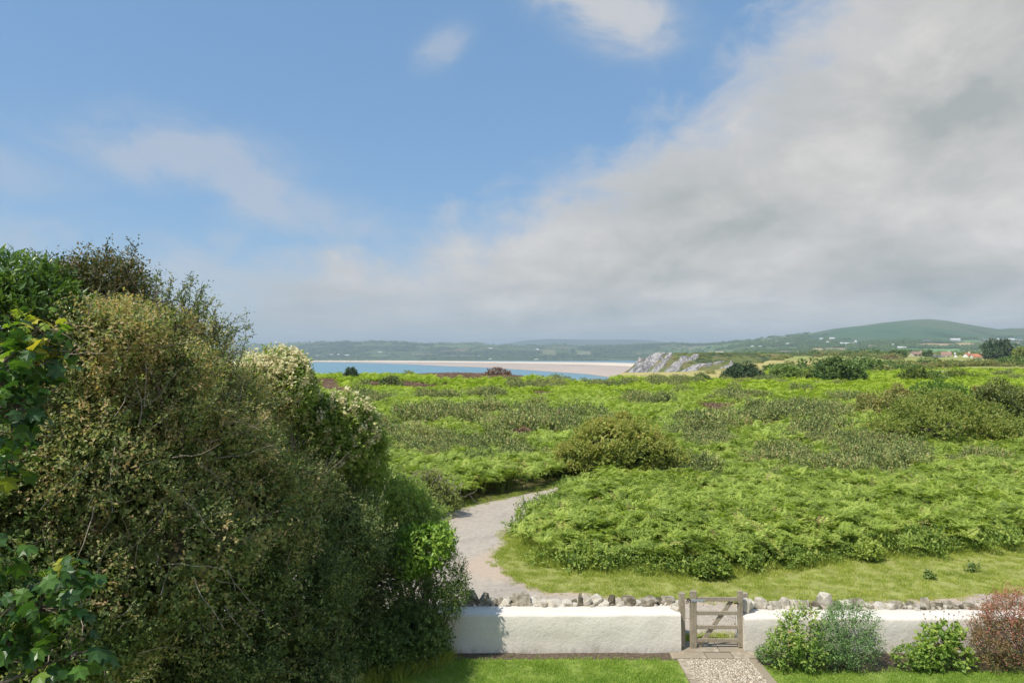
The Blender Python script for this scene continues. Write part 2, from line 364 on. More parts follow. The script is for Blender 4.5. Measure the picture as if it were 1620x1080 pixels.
M['gravel'] = simple_mat('path_pebble', [(0.2, (0.22, 0.165, 0.11)), (0.45, (0.46, 0.38, 0.28)), (0.6, (0.60, 0.52, 0.40)), (0.8, (0.78, 0.72, 0.61))], 35, bs=0.2, tone=True)
M['slab'] = simple_mat('worn_concrete_slab', [(0.3, (0.32, 0.265, 0.19)), (0.55, (0.49, 0.42, 0.315)), (0.75, (0.58, 0.51, 0.40))], 7, bs=0.4, bd=0.01, tone=True)
M['soil'] = simple_mat('garden_soil', [(0.3, (0.07, 0.05, 0.035)), (0.6, (0.16, 0.12, 0.085)), (0.8, (0.26, 0.21, 0.16))], 16, bs=1.0, bd=0.04)
M['turf'] = simple_mat('turf_base', [(0.3, (0.12, 0.18, 0.035)), (0.6, (0.24, 0.31, 0.06)), (0.8, (0.33, 0.34, 0.11))], 5, bs=0.5, bd=0.02)
M['steel'] = simple_mat('galvanised_steel', [(0.3, (0.30, 0.33, 0.34)), (0.7, (0.46, 0.49, 0.50))], 20, rough=0.45, spec=0.5, bs=0.1)
M['iron'] = simple_mat('black_iron', [(0.3, (0.02, 0.02, 0.02)), (0.7, (0.05, 0.05, 0.05))], 20, rough=0.5, spec=0.5, bs=0.1)
M['white'] = simple_mat('whitewash', [(0.3, (0.72, 0.71, 0.68)), (0.7, (0.82, 0.81, 0.78))], 0.3, bs=0.0)
M['cream_wall'] = simple_mat('cream_render', [(0.3, (0.55, 0.48, 0.38)), (0.7, (0.66, 0.60, 0.50))], 0.3, bs=0.0)
M['brownwall'] = simple_mat('brown_brick_wall', [(0.3, (0.20, 0.11, 0.08)), (0.7, (0.28, 0.17, 0.12))], 0.5, bs=0.0)
M['slate'] = simple_mat('slate_roof', [(0.3, (0.10, 0.11, 0.12)), (0.7, (0.18, 0.18, 0.19))], 1.0, bs=0.1)
M['redroof'] = simple_mat('red_tile_roof', [(0.3, (0.42, 0.15, 0.08)), (0.7, (0.55, 0.24, 0.14))], 1.0, bs=0.1)
M['brownroof'] = simple_mat('brown_tile_roof', [(0.3, (0.26, 0.15, 0.11)), (0.7, (0.38, 0.25, 0.20))], 1.0, bs=0.1)
M['glass'] = simple_mat('window_glass', [(0.3, (0.03, 0.04, 0.05)), (0.7, (0.06, 0.07, 0.08))], 1.0, rough=0.15, spec=0.6, bs=0.0)
M['tealglass'] = simple_mat('pale_teal_glazing', [(0.3, (0.30, 0.50, 0.50)), (0.7, (0.40, 0.60, 0.60))], 1.0, rough=0.2, spec=0.6, bs=0.0)

# ------------------------------------------------------------------ ground, sea, shore
def polar(name, pxs, prof, n_rows, paint, mat, bump=None, kind='structure', smooth=True):
    """terrain swept round the bay: for each bearing a list of (distance, height) knots"""
    pxs = np.asarray(pxs, float); cols = len(pxs)
    Y = np.zeros((n_rows, cols)); Z = np.zeros((n_rows, cols))
    for j, p in enumerate(pxs):
        kn = prof(p); d_ = np.array([a for a, b in kn], float); z_ = np.array([b for a, b in kn], float)
        s_ = np.linspace(0, 1, n_rows); ks = np.linspace(0, 1, len(kn))
        Y[:, j] = np.interp(s_, ks, d_); Z[:, j] = np.interp(s_, ks, z_)
    # smooth the knots
    for _ in range(3):
        Z[1:-1] = (Z[:-2] + 2 * Z[1:-1] + Z[2:]) / 4
    X = (pxs[None, :] - CX) * Y / F
    if bump is not None: Z = Z + bump(X, Y, Z, pxs[None, :] + 0 * Y)
    PY = HY + F * (H - Z) / Y; PX = pxs[None, :] + 0 * Y
    Cc = paint(X, Y, Z, PX, PY)
    V = np.stack([X, Y, Z], -1).reshape(-1, 3)
    i = np.arange(n_rows - 1)[:, None] * cols; j = np.arange(cols - 1)[None, :]
    Q = np.stack([i + j, i + j + 1, i + cols + j + 1, i + cols + j], -1).reshape(-1, 4)
    me = mesh(name, V, Q, mat, colors=np.asarray(Cc, np.float32).reshape(-1, 3), smooth=smooth)
    o = add(name, me, kind=kind)
    return o, X, Y, Z, PX, PY, Cc
def mixc(a, b, f): return a * (1 - f[..., None]) + b * f[..., None]
def C3(r, g, b): return np.array([r, g, b], float)

YC = ([-600, 0, 480, 560, 640, 720, 800, 860, 900, 962, 985, 1090, 1150, 1200, 1250, 1300, 1340, 2600],
      [135, 135, 128, 128, 138, 152, 142, 118, 108, 102, 172, 185, 240, 350, 600, 1000, 1600, 1600])
def gz(X, Y):
    X = np.asarray(X, float); Y = np.asarray(Y, float)
    px = CX + F * X / np.maximum(Y, 1.0)
    u = sst(Y, 32, 90)
    z = u * (1.4 * (fbm(X / 38, Y / 38, s=3, o=3) - 0.5) + 0.25)
    z = z + sst(Y, 380, 800) * 3.0 * sst(px, 1080, 1180) * (0.6 + 0.8 * fbm(X / 160, Y / 160, s=9, o=3))
    yc = np.interp(px, YC[0], YC[1])
    z = z - 72 * sst((Y - yc) / np.maximum(70, yc * 0.12), 0, 1)
    z = z - sst(Y, 1100, 1600) * 3
    return z
def ground_mesh():
    cols = 640; px = np.concatenate([np.linspace(-2600, -100, 60), np.linspace(-90, 1800, 520), np.linspace(1810, 4300, 60)])
    rows = np.concatenate([np.linspace(13.5, 30, 40), np.geomspace(30.5, 1650, 300)])
    Y = rows[:, None] + 0 * px[None, :]; X = (px[None, :] - CX) * Y / F; Z = gz(X, Y)
    PY = HY + F * (H - Z) / Y; PX = px[None, :] + 0 * Y
    base = C3(0.085, 0.12, 0.025)
    n = fbm(X / 6, Y / 6, s=21, o=5); nb = fbm(X / 60, Y / 25, s=25, o=4)
    c = mixc(base + 0 * X[..., None], C3(0.13, 0.115, 0.05), sst(n, 0.4, 0.7))
    verge = sst(24 - Y, -2, 2); c = mixc(c, C3(0.30, 0.31, 0.095), verge)
    far = sst(Y, 170, 230); c = mixc(c, mixc(C3(0.30, 0.33, 0.09) + 0 * X[..., None], C3(0.29, 0.25, 0.10), sst(nb, 0.35, 0.65)), far)
    # the dry yellow pasture this side of the crags
    fy = sst(Y, 146, 156) * (1 - sst(Y, 430, 450)) * sst(PX, 960, 990) * (1 - sst(PX, 1325 + 20 * (n - .5), 1350))
    fy2 = sst(Y, 112, 120) * (1 - sst(Y, 200, 215)) * (1 - sst(PX, 1180, 1220)) * sst(PX, 960, 985)
    c = mixc(c, C3(0.42, 0.36, 0.14) * (0.75 + 0.5 * n[..., None]), np.maximum(fy * sst(Y, 230, 250), fy2))
    # green fields further right
    f2 = sst(nb, 0.55, 0.6) * sst(Y, 500, 600) * sst(PX, 1330, 1380); c = mixc(c, C3(0.20, 0.26, 0.06), f2 * .8)
    V = np.stack([X, Y, Z], -1).reshape(-1, 3); cols = len(px)
    i = np.arange(len(rows) - 1)[:, None] * cols; j = np.arange(cols - 1)[None, :]
    Q = np.stack([i + j, i + j + 1, i + cols + j + 1, i + cols + j], -1).reshape(-1, 4)
    add('ground', mesh('ground', V, Q, attr_mat('heath_ground', ns=1.5, amp=0.5, bump=0.5, bd=0.05), colors=c.reshape(-1, 3), smooth=True), kind='structure')
    # under the house, garden and road: one flat sheet
    V = np.array([(-60, -30, -0.03), (60, -30, -0.03), (60, 14.0, -0.03), (-60, 14.0, -0.03)], float)
    add('garden_ground', mesh('garden_ground', V, np.array([[0, 1, 2, 3]]), M['soil']), kind='structure')
ground_mesh()

def sea_mat():
    m, t = mat_new('bay_water'); ge = t.new('ShaderNodeNewGeometry')
    n = t.noise(t.vmath('MULTIPLY', ge.outputs['Position'], (0.004, 0.012, 1)), 1.0, 5)
    w = t.noise(t.vmath('MULTIPLY', ge.outputs['Position'], (0.05, 0.12, 1)), 1.0, 4)
    c = t.ramp(n, [(0.3, (0.10, 0.24, 0.30)), (0.7, (0.15, 0.31, 0.36))])
    out(t, principled(t, c, 0.35, 0.4, w, 0.35, 2.0).outputs[0]); return m
SEA = -60.0
V = np.array([(-24000, 120, SEA), (24000, 120, SEA), (24000, 24000, SEA), (-24000, 24000, SEA)], float)
add('sea', mesh('sea', V, np.array([[0, 1, 2, 3]]), sea_mat()), kind='structure')

def poly_sheet(name, pts, z, mat, tonef=None, colors=None, kind='structure', cell=None, jit=0.0, colf=None):
    """flat polygon filled with a clipped grid so it can carry tone; pts in world XY"""
    import mathutils
    pts = [tuple(p[:2]) for p in pts]
    tris = mathutils.geometry.delaunay_2d_cdt([Vector(p) for p in pts] + ([Vector(q) for q in grid_inside(pts, cell)] if cell else []),
                                              [], [list(range(len(pts)))], 1, 1e-5)
    vs = np.array([(v.x, v.y) for v in tris[0]]); fs = np.array([f for f in tris[2] if len(f) == 3])
    Z = np.full(len(vs), z); V = np.column_stack([vs, Z])
    if jit: V[:, 2] += (fbm(vs[:, 0] * 2, vs[:, 1] * 2, s=5, o=3) - 0.5) * jit
    at = {'tone': tonef(vs[:, 0], vs[:, 1]) if tonef else np.full(len(vs), 0.5)}
    me = mesh(name, V, fs, mat, at, colors=colf(vs[:, 0], vs[:, 1]) if colf else None)
    return add(name, me, kind=kind)
def inpoly(x, y, P):
    P = np.asarray(P, float); x = np.asarray(x, float); y = np.asarray(y, float); r = np.zeros(x.shape, bool)
    j = len(P) - 1
    for i in range(len(P)):
        xi, yi = P[i, :2]; xj, yj = P[j, :2]
        c = ((yi > y) != (yj > y)) & (x < (xj - xi) * (y - yi) / (yj - yi + 1e-12) + xi); r ^= c; j = i
    return r
def grid_inside(P, cell):
    P = np.asarray(P); lo = P.min(0); hi = P.max(0)
    gx, gy = np.meshgrid(np.arange(lo[0], hi[0], cell), np.arange(lo[1], hi[1], cell)); gx = gx.ravel() + rng.uniform(-.2, .2, gx.size) * cell; gy = gy.ravel() + rng.uniform(-.2, .2, gy.size) * cell
    k_ = inpoly(gx, gy, P); return np.column_stack([gx[k_], gy[k_]])
def rough_line(pts, step, amp, s=0):
    """resample an open polyline and roughen it"""
    pts = np.asarray([p[:2] for p in pts], float); seg = np.linalg.norm(np.diff(pts, axis=0), axis=1); L = np.concatenate([[0], np.cumsum(seg)])
    n = max(2, int(L[-1] / step)); u = np.linspace(0, L[-1], n)
    x = np.interp(u, L, pts[:, 0]); y = np.interp(u, L, pts[:, 1])
    tx, ty = np.gradient(x), np.gradient(y); ln = np.hypot(tx, ty) + 1e-9
    d_ = (fbm(u * 1.1, u * 0 + s, s=s, o=4) - 0.5) * 2 * amp
    return np.column_stack([x - ty / ln * d_, y + tx / ln * d_])

# beach: pale dry sand along the far shore, wet sand towards the water
up = [(430, 570.2), (560, 570.0), (700, 571.0), (800, 572), (900, 572.8), (960, 573.5), (1010, 575), (1040, 577)]
lo = [(1040, 600), (990, 599), (960, 596.5), (930, 592), (880, 588.5), (820, 584.5), (760, 581), (700, 579), (640, 576), (560, 573.4), (430, 572.2)]
mid_ = [(1040, 585), (990, 579.5), (930, 577.3), (860, 575.6), (780, 574.4), (700, 573.6), (560, 572.3), (430, 571.6)]
sand_wet = simple_mat('wet_sand', [(0.3, (0.50, 0.37, 0.27)), (0.7, (0.60, 0.46, 0.345))], 0.004, rough=0.5, bs=0.0)
sand_dry = simple_mat('dry_sand', [(0.3, (0.80, 0.62, 0.44)), (0.7, (0.88, 0.72, 0.54))], 0.004, bs=0.0)
poly_sheet('beach', [W(*p, SEA) for p in up + lo], SEA + 0.5, sand_wet)
poly_sheet('dry_beach', [W(*p, SEA) for p in up + mid_], SEA + 1.2, sand_dry)

def seg_dist(px, py, a, b):
    ax, ay = a; bx, by = b; vx, vy = bx - ax, by - ay
    u = np.clip(((px - ax) * vx + (py - ay) * vy) / (vx * vx + vy * vy), 0, 1)
    return np.hypot(px - ax - u * vx, py - ay - u * vy)
def voro(x, y, s=0):
    """nearest jittered cell: id random and distance to border"""
    ix = np.floor(x).astype(np.int64); iy = np.floor(y).astype(np.int64)
    d1 = np.full(x.shape, 9.0); d2 = np.full(x.shape, 9.0); idn = np.zeros(x.shape)
    for a in (-1, 0, 1):
        for b in (-1, 0, 1):
            cx_ = ix + a + 0.15 + 0.7 * _h(ix + a, iy + b, 0 * ix, s); cy_ = iy + b + 0.15 + 0.7 * _h(ix + a, iy + b, 0 * ix + 5, s)
            d_ = np.hypot(x - cx_, y - cy_); r_ = _h(ix + a, iy + b, 0 * ix + 9, s)
            nearer = d_ < d1
            d2 = np.where(nearer, d1, np.minimum(d2, d_)); idn = np.where(nearer, r_, idn); d1 = np.where(nearer, d_, d1)
    return idn, d2 - d1
CREST = ([-800, -200, 200, 380, 400, 480, 520, 560, 640, 690, 740, 790, 830, 860, 880, 920, 980, 1040, 1070, 1110, 1150, 1200, 1240, 1280, 1320, 1360, 1400, 1440, 1470, 1500, 1540, 1580, 1600, 1620, 1800, 2200, 3000],
         [554, 551, 549, 546, 544.5, 543, 541.5, 540.5, 541, 542.5, 541, 545, 546, 545.5, 543.5, 546, 546.5, 545, 543.5, 544.5, 541, 534.5, 531, 527, 519.5, 515, 509.5, 505.5, 504, 507, 514, 520.5, 519, 519, 514, 530, 545])
def hill_prof(px):
    f = float(sst(px, 985, 1190)); g = float(sst(px, 1150, 1400))
    d0 = 5250 * (1 - f) + 1560 * f; z0 = -61 * (1 - f) - 6 * f
    d1 = 7200 * (1 - f) + 5200 * f - 700 * g
    zt = H + (HY - np.interp(px, *CREST)) * d1 / F
    if f < 0.5: kn = [(0, z0), (.10, z0 + 6), (.28, z0 + .20 * (zt - z0)), (.45, z0 + .38 * (zt - z0)), (.62, z0 + .58 * (zt - z0)), (.80, z0 + .82 * (zt - z0)), (.92, zt - 4), (1, zt)]
    else:
        # long gentle foot, then the steep moor
        kn = [(0, z0), (.12, z0 + 4), (.28, z0 + .06 * (zt - z0)), (.42, z0 + .14 * (zt - z0)), (.56, z0 + .28 * (zt - z0)), (.72, z0 + .52 * (zt - z0)), (.88, z0 + .84 * (zt - z0)), (1, zt)]
    kn = [(d0 + (d1 - d0) * a, b) for a, b in kn]
    return kn + [(d1 * 1.06, zt - 12), (d1 * 1.25, zt - 70)]
def hill_paint(X, Y, Z, PX, PY):
    wood = C3(0.022, 0.045, 0.022); past = C3(0.14, 0.21, 0.06); moor = C3(0.065, 0.125, 0.05)
    sx = 330.0
    idn, bd = voro(X / sx + 0.4 * fbm(X / 500, Y / 500, s=31), Y / (sx * 1.15), s=4)
    c = mixc(past * 0.7 + 0 * X[..., None], past * 1.25, idn)
    c = np.where((idn > 0.80)[..., None], C3(0.20, 0.21, 0.09), c); c = np.where((idn < 0.10)[..., None], C3(0.24, 0.20, 0.11), c)
    hedge = 1 - sst(bd, 0.05, 0.11); c = mixc(c, wood, hedge)
    wn = fbm(X / 420, Y / 600, s=41, o=5)
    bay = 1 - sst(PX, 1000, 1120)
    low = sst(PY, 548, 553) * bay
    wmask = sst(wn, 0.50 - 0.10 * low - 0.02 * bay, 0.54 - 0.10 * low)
    right = sst(PX, 1050, 1150)
    hillk = right * sst(540 - PY + 6 * (fbm(X / 300, Y / 300, s=5) - .5), -2, 3) * sst(PX, 1240, 1330)
    wmask = np.maximum(wmask, right * sst(PY, 541, 543) * (1 - sst(PY, 549, 551)) * sst(wn, .38, .45))
    c = mixc(c, wood * (0.8 + 0.5 * fbm(X / 40, Y / 80, s=8)[..., None]), wmask)
    mo = mixc(moor + 0 * X[..., None], C3(0.11, 0.14, 0.06), sst(fbm(X / 260, Y / 500, s=77, o=5), 0.45, 0.62))
    mo = mixc(mo, wood * 1.6, sst(fbm(X / 160, Y / 200, s=78, o=5), 0.56, 0.66) * sst(PY, 515, 535))
    c = mixc(c, mo, hillk)
    # fields one can pick out
    for (x0, x1, y0, y1, col) in [(858, 880, 553, 562, C3(.26, .27, .11)), (912, 936, 555.5, 560.5, C3(.30, .30, .15)), (652, 690, 559.5, 561.5, C3(.42, .34, .2)),
                                  (700, 760, 561.5, 563, C3(.35, .31, .16)), (790, 850, 552.8, 554.3, C3(.27, .25, .13)), (560, 640, 545, 547, C3(.16, .22, .08)), (690, 740, 545.5, 548, C3(.20, .25, .09)), (480, 520, 547, 548.4, C3(.22, .22, .12)),
                                  (1118, 1160, 555.5, 557.5, C3(.42, .36, .22)), (1230, 1280, 555.0, 557.2, C3(.45, .36, .26)), (1283, 1342, 550.3, 553.4, C3(.42, .33, .15)), (1270, 1320, 554, 557.5, C3(.44, .32, .22)),
                                  (1325, 1400, 553.5, 558.5, C3(.12, .24, .10)), (1452, 1507, 543, 547.8, C3(.50, .34, .19)), (1510, 1543, 542.4, 547.8, C3(.52, .37, .18)), (1546, 1575, 541.2, 543.6, C3(.42, .36, .17)),
                                  (1525, 1552, 537.8, 541.3, C3(.16, .26, .09)), (1410, 1470, 551, 556, C3(.13, .25, .09)), (1470, 1520, 551.5, 559, C3(.17, .31, .09)), (1578, 1612, 540.5, 542.5, C3(.40, .26, .20))]:
        wob = (fbm(PX / 9, PY / 3, s=13) - 0.5) * 2
        k_ = sst(PX + wob * 4, x0 - 1, x0 + 1) * (1 - sst(PX + wob * 4, x1 - 1, x1 + 1)) * sst(PY + wob, y0 - .3, y0 + .3) * (1 - sst(PY + wob, y1 - .3, y1 + .3))
        c = mixc(c, col * (0.85 + 0.3 * fbm(X / 90, Y / 90, s=3)[..., None]), k_)
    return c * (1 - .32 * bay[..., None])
def hill_bump(X, Y, Z, PX):
    env = sst(Y, 1700, 2600)
    wn = fbm(X / 420, Y / 600, s=41, o=5)
    b = (fbm(X / 900, Y / 900, s=14, o=4) - 0.5) * 26 * env * (1 - 0.75 * sst(PX, 1150, 1300))
    b = b + (fbm(X / 30, Y / 60, s=18, o=3) - 0.5) * 15 * env * sst(wn, 0.47, 0.53) * (1 - sst(PX, 1250, 1330))
    return b
hpx = np.concatenate([np.linspace(-800, 360, 60), np.arange(370, 1680, 1.25), np.linspace(1690, 3000, 60)])
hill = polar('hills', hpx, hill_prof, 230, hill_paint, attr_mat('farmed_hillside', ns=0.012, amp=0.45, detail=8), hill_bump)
# a fainter range behind
FAR = ([600, 760, 790, 830, 870, 930, 1000, 1030, 1060, 1090, 1130, 1180, 1240], [552, 549, 545, 538, 535.5, 536.8, 536.5, 538, 541.5, 543.5, 541.5, 543.5, 549])
def far_prof(px):
    zt = H + (HY - np.interp(px, *FAR)) * 13500 / F
    return [(9800, -50), (11000, zt * .35), (12500, zt * .8), (13500, zt), (14500, zt * .9), (16000, -40)]
polar('distant_hills', np.arange(600, 1240, 4), far_prof, 50, lambda X, Y, Z, PX, PY: mixc(C3(.05, .08, .035) + 0 * X[..., None], C3(.10, .12, .05), fbm(X / 900, Y / 900)), attr_mat('far_moor', ns=0.002))

# the limestone headland across the valley, ribbed with bare rock
RIBS = [((998, 592), (1020, 575), 7), ((1020, 575), (1040, 560), 7), ((1008, 594), (1030, 574), 5), ((1030, 574), (1050, 559), 4), ((1030, 593), (1046, 576), 4.5), ((1046, 576), (1060, 561), 4.5),
        ((1056, 592), (1072, 577), 6), ((1072, 577), (1084, 566), 5), ((1084, 570), (1102, 563), 3.5), ((1008, 577), (1012, 566), 3.5)]
HTOP = ([960, 985, 996, 1004, 1010, 1014, 1020, 1030, 1042, 1060, 1075, 1110, 1180, 1260, 1330], [610, 597, 588, 578, 567, 566, 570, 562, 558.5, 558.8, 559, 558, 558.5, 559, 562])
def head_prof(px):
    zt = H + (HY - np.interp(px, *HTOP)) * 640 / F
    zt = min(zt, 6)
    return [(500, -50), (535, -40 + .1 * (zt + 40)), (560, -22 + .35 * (zt + 22)), (600, zt - 8 if zt > -20 else zt - 3), (640, zt), (660, zt + .2), (760, zt), (900, zt - 3), (1100, zt - 25), (1300, -60)]
def rockmask(PX, PY, ribs, s):
    r = np.zeros(PX.shape)
    w_ = (fbm(PX / 4, PY / 4, s=s, o=4) - 0.5) * 8
    for a, b, w in ribs: r = np.maximum(r, sst(w - seg_dist(PX, PY, a, b) + w_, -1.2, 1.4))
    return r
def land_paint(ribs, s):
    def f(X, Y, Z, PX, PY):
        r = rockmask(PX, PY, ribs, s); n = fbm(X / 9, Y / 30, Z / 9, s=s, o=4)
        g = mixc(C3(.13, .15, .045) + 0 * X[..., None], C3(.19, .165, .07), sst(n, .4, .65))
        g = mixc(g, C3(.06, .085, .035), sst(fbm(X / 14, Y / 50, s=s + 4), .50, .60) * sst(PX, 1066, 1090))
        uu = (PX * 22 - PY * 17) / 28; vv = (PX * 17 + PY * 22) / 28; rk = mixc(C3(.15, .14, .14) + 0 * X[..., None], C3(.40, .37, .34), sst(.6 * fbm(vv / 1.6, uu / 7, s=s + 2, o=3) + .4 * vnoise(PX / 1.5, PY / 1.5, s=s + 3), .36, .62))  # dark striations put crevice shade into the rock colour
        return mixc(g, rk, r)
    return f
def land_bump(ribs, s, amp):
    def f(X, Y, Z, PX):
        PY = HY + F * (H - Z) / Y; r = rockmask(PX, PY, ribs, s)
        return r * amp * (0.3 + 1.2 * (fbm(X / 5, Y / 12, s=s + 7, o=4))) + (fbm(X / 25, Y / 25, s=s, o=3) - .5) * amp * .8 - amp * .5
    return f
polar('headland', np.arange(960, 1331, 0.8), head_prof, 150, land_paint(RIBS, 60), attr_mat('crag_and_turf', ns=0.12, amp=0.45, bump=.8, bd=1.5), land_bump(RIBS, 60, 1.1))
KRIB = [((1062, 596), (1085, 584), 5), ((1085, 584), (1100, 577), 6), ((1100, 577), (1118, 575), 4.5), ((1100, 584), (1085, 590), 4), ((1118, 575), (1140, 571), 3), ((1140, 571), (1165, 569), 1.2), ((1132, 592), (1150, 580), 3), ((1150, 580), (1158, 575), 2)]
KTOP = ([1040, 1062, 1075, 1085, 1095, 1104, 1118, 1140, 1165, 1195, 1230, 1270], [606, 596, 589, 583, 578, 575.5, 575, 571, 569, 571.5, 577, 590])
def knoll_prof(px):
    zt = H + (HY - np.interp(px, *KTOP)) * 380 / F
    return [(315, -45), (330, -20 + .3 * zt), (345, zt - 5), (362, zt - 2), (380, zt), (400, zt - 2), (430, -25), (455, -50)]
polar('knoll', np.arange(1040, 1271, 0.8), knoll_prof, 100, land_paint(KRIB, 80), attr_mat('knoll_rock_and_turf', ns=0.2, amp=0.45, bump=.8, bd=1.0), land_bump(KRIB, 80, 0.9))

# ------------------------------------------------------------------ road and garden ground
rl_near = [(-40, 13.72), (40, 13.72)]
road_right = [W(888, 779), W(870, 793), W(845, 810), W(820, 832), W(800, 850), W(786, 872), W(783, 888), W(800, 905), W(832, 924), W(880, 934), W(950, 941), W(1080, 948), W(1200, 951), W(1330, 952), W(1400, 946), W(1500, 941), W(1620, 936)]
road_right = [(4.6, 29.8), (3.0, 28.2)] + [p[:2] for p in road_right] + [(22, 16.6), (40, 17.5)]
road_left = [(-40, 20.5), (-20, 20.5), (-10, 21.2), (-6, 22.3), W(640, 822)[:2], W(700, 812)[:2], W(740, 801)[:2], W(800, 788)[:2], W(850, 777)[:2], W(890, 768)[:2], (4.2, 31.2)]
RR = rough_line(road_right, 0.2, 0.30, 3); RL = rough_line(road_left, 0.3, 0.12, 8)
road_poly = np.concatenate([RL, RR, [(40, 13.72), (-40, 13.72)]])
def dirt(x, y):
    a = np.exp(-((x + 0.3) / 1.3) ** 2 - ((y - 18.2) / 1.1) ** 2) * 1.0
    dd = np.min(np.hypot(x[:, None] - RR[None, ::3, 0], y[:, None] - RR[None, ::3, 1]), 1)
    return np.clip(a + 0.75 * np.exp(-(dd / 0.35) ** 2) + 0.25 * sst(17.5 - y, 0, 3), 0, 1)
poly_sheet('road', road_poly, 0.012, M['road'], tonef=dirt, cell=0.4)
rc = rng.random((1, 1))
# garden: lawn either side of the path, soil strip under the wall
poly_sheet('lawn', [(-9, 2), (3.06, 2), (3.06, 12.73), (1, 12.78), (-1.3, 12.74), (-2.2, 12.5), (-9, 12.3)], 0.0, M['turf'], cell=0.5)
poly_sheet('lawn', [(4.56, 2), (16, 2), (16, 12.35), (9, 12.3), (7.2, 12.28), (5.8, 12.25), (4.56, 12.6)], 0.0, M['turf'], cell=0.5)
poly_sheet('flower_bed', [(-4, 12.3), (-2.2, 12.45), (-1.3, 12.7), (1, 12.74), (3.1, 12.7), (3.1, 13.2), (-4, 13.2)], -0.012, M['soil'], cell=0.12, jit=0.03)
poly_sheet('flower_bed', [(4.5, 12.5), (5.8, 12.2), (9, 12.25), (16, 12.3), (16, 13.2), (4.5, 13.2)], -0.012, M['soil'], cell=0.12, jit=0.03)
poly_sheet('gravel_bed', [(3.19, 2), (4.41, 2), (4.41, 12.78), (3.19, 12.78)], 0.004, M['gravel'], cell=0.3)

# ------------------------------------------------------------------ leaf machinery
def leaves(P, A, N, l, w, tone, geo, fold=0.15):
    """diamond leaves: P base, A axis, N normal (all (n,3)); l, w arrays"""
    A = nrm(A); S = nrm(np.cross(A, N)); N = nrm(np.cross(S, A))
    l = np.broadcast_to(l, (len(P),))[:, None]; w = np.broadcast_to(w, (len(P),))[:, None]
    v = np.stack([P, P + A * l * .45 + S * w * .5 + N * w * fold, P + A * l, P + A * l * .45 - S * w * .5 + N * w * fold], 1)
    Q = np.arange(len(P) * 4).reshape(-1, 4)
    geo.put(v.reshape(-1, 3), Q, tone=np.repeat(np.broadcast_to(tone, (len(P),)), 4))
FLOOR = [0.0]
def unit(n, g): return nrm(g.normal(size=(n, 3)))
def crown_pts(blobs, n, g, lump=0.22, freq=1.3, inner=0.12, shell=0.16, seed=0, gapth=0.36):
    """points through the outer shell of a union of ellipsoids with lumpy, noisy radius"""
    B = np.asarray(blobs, float)
    area = (B[:, 3] * B[:, 4] + B[:, 4] * B[:, 5] + B[:, 3] * B[:, 5]); pr = area / area.sum()
    outP, outD = [], []; got = 0
    while got < n:
        m = int(n * 1.6) + 64
        i = g.choice(len(B), m, p=pr); d_ = unit(m, g)
        c = B[i, :3]; r_ = B[i, 3:]
        p0 = c + d_ * r_
        nz = fbm(p0[:, 0] * freq, p0[:, 1] * freq, p0[:, 2] * freq, s=seed + 50, o=3)
        rad = 1 + lump * 2.2 * (nz - 0.5) - np.abs(g.normal(0, shell, m))
        deep = g.random(m) < inner
        rad = np.where(deep, g.random(m) ** 0.5 * 0.85, rad)
        gf = freq * 2.3 if gapth < .4 else freq * .75
        gap = fbm(p0[:, 0] * gf, p0[:, 1] * gf, p0[:, 2] * gf, s=seed + 90, o=2)
        p = c + d_ * r_ * rad[:, None]
        q = np.min(np.linalg.norm((p[:, None, :] - B[None, :, :3]) / B[None, :, 3:], axis=2), 1) if len(B) < 40 else rad
        keep = ((q > 0.62) | (g.random(m) < 0.12)) & (p[:, 2] > FLOOR[0] + 0.02) & ((gap > gapth) | (g.random(m) < 0.35))
        outP.append(p[keep]); outD.append(nrm(d_[keep] / r_[keep])); got += keep.sum()
    P = np.concatenate(outP)[:n]; Dd = np.concatenate(outD)[:n]
    return P, Dd
def foliage(blobs, n, g, leaf, k=5, twig=0.12, lump=0.22, freq=1.3, inner=0.12, shell=0.16, seed=0, up=0.5, aspect=0.6, tone_mu=0.45, tone_sd=0.2, warm_top=0.0, geo=None, gapth=0.36):
    ns = max(1, n // k)
    P, Dd = crown_pts(blobs, ns, g, lump, freq, inner, shell, seed, gapth)
    T = nrm(Dd * 0.8 + unit(ns, g) * 0.7 + np.array([0, 0, up]) * 0.6)
    geo = geo or Geo()
    st = g.normal(0, tone_sd * 0.7, ns)
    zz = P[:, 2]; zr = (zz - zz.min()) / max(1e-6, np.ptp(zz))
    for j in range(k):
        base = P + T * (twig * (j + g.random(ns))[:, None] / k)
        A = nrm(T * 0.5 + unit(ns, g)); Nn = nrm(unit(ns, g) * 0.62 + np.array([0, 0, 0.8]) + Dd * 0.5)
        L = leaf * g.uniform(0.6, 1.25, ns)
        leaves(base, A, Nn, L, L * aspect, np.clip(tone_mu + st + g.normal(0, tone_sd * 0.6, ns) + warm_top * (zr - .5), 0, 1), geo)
    return geo
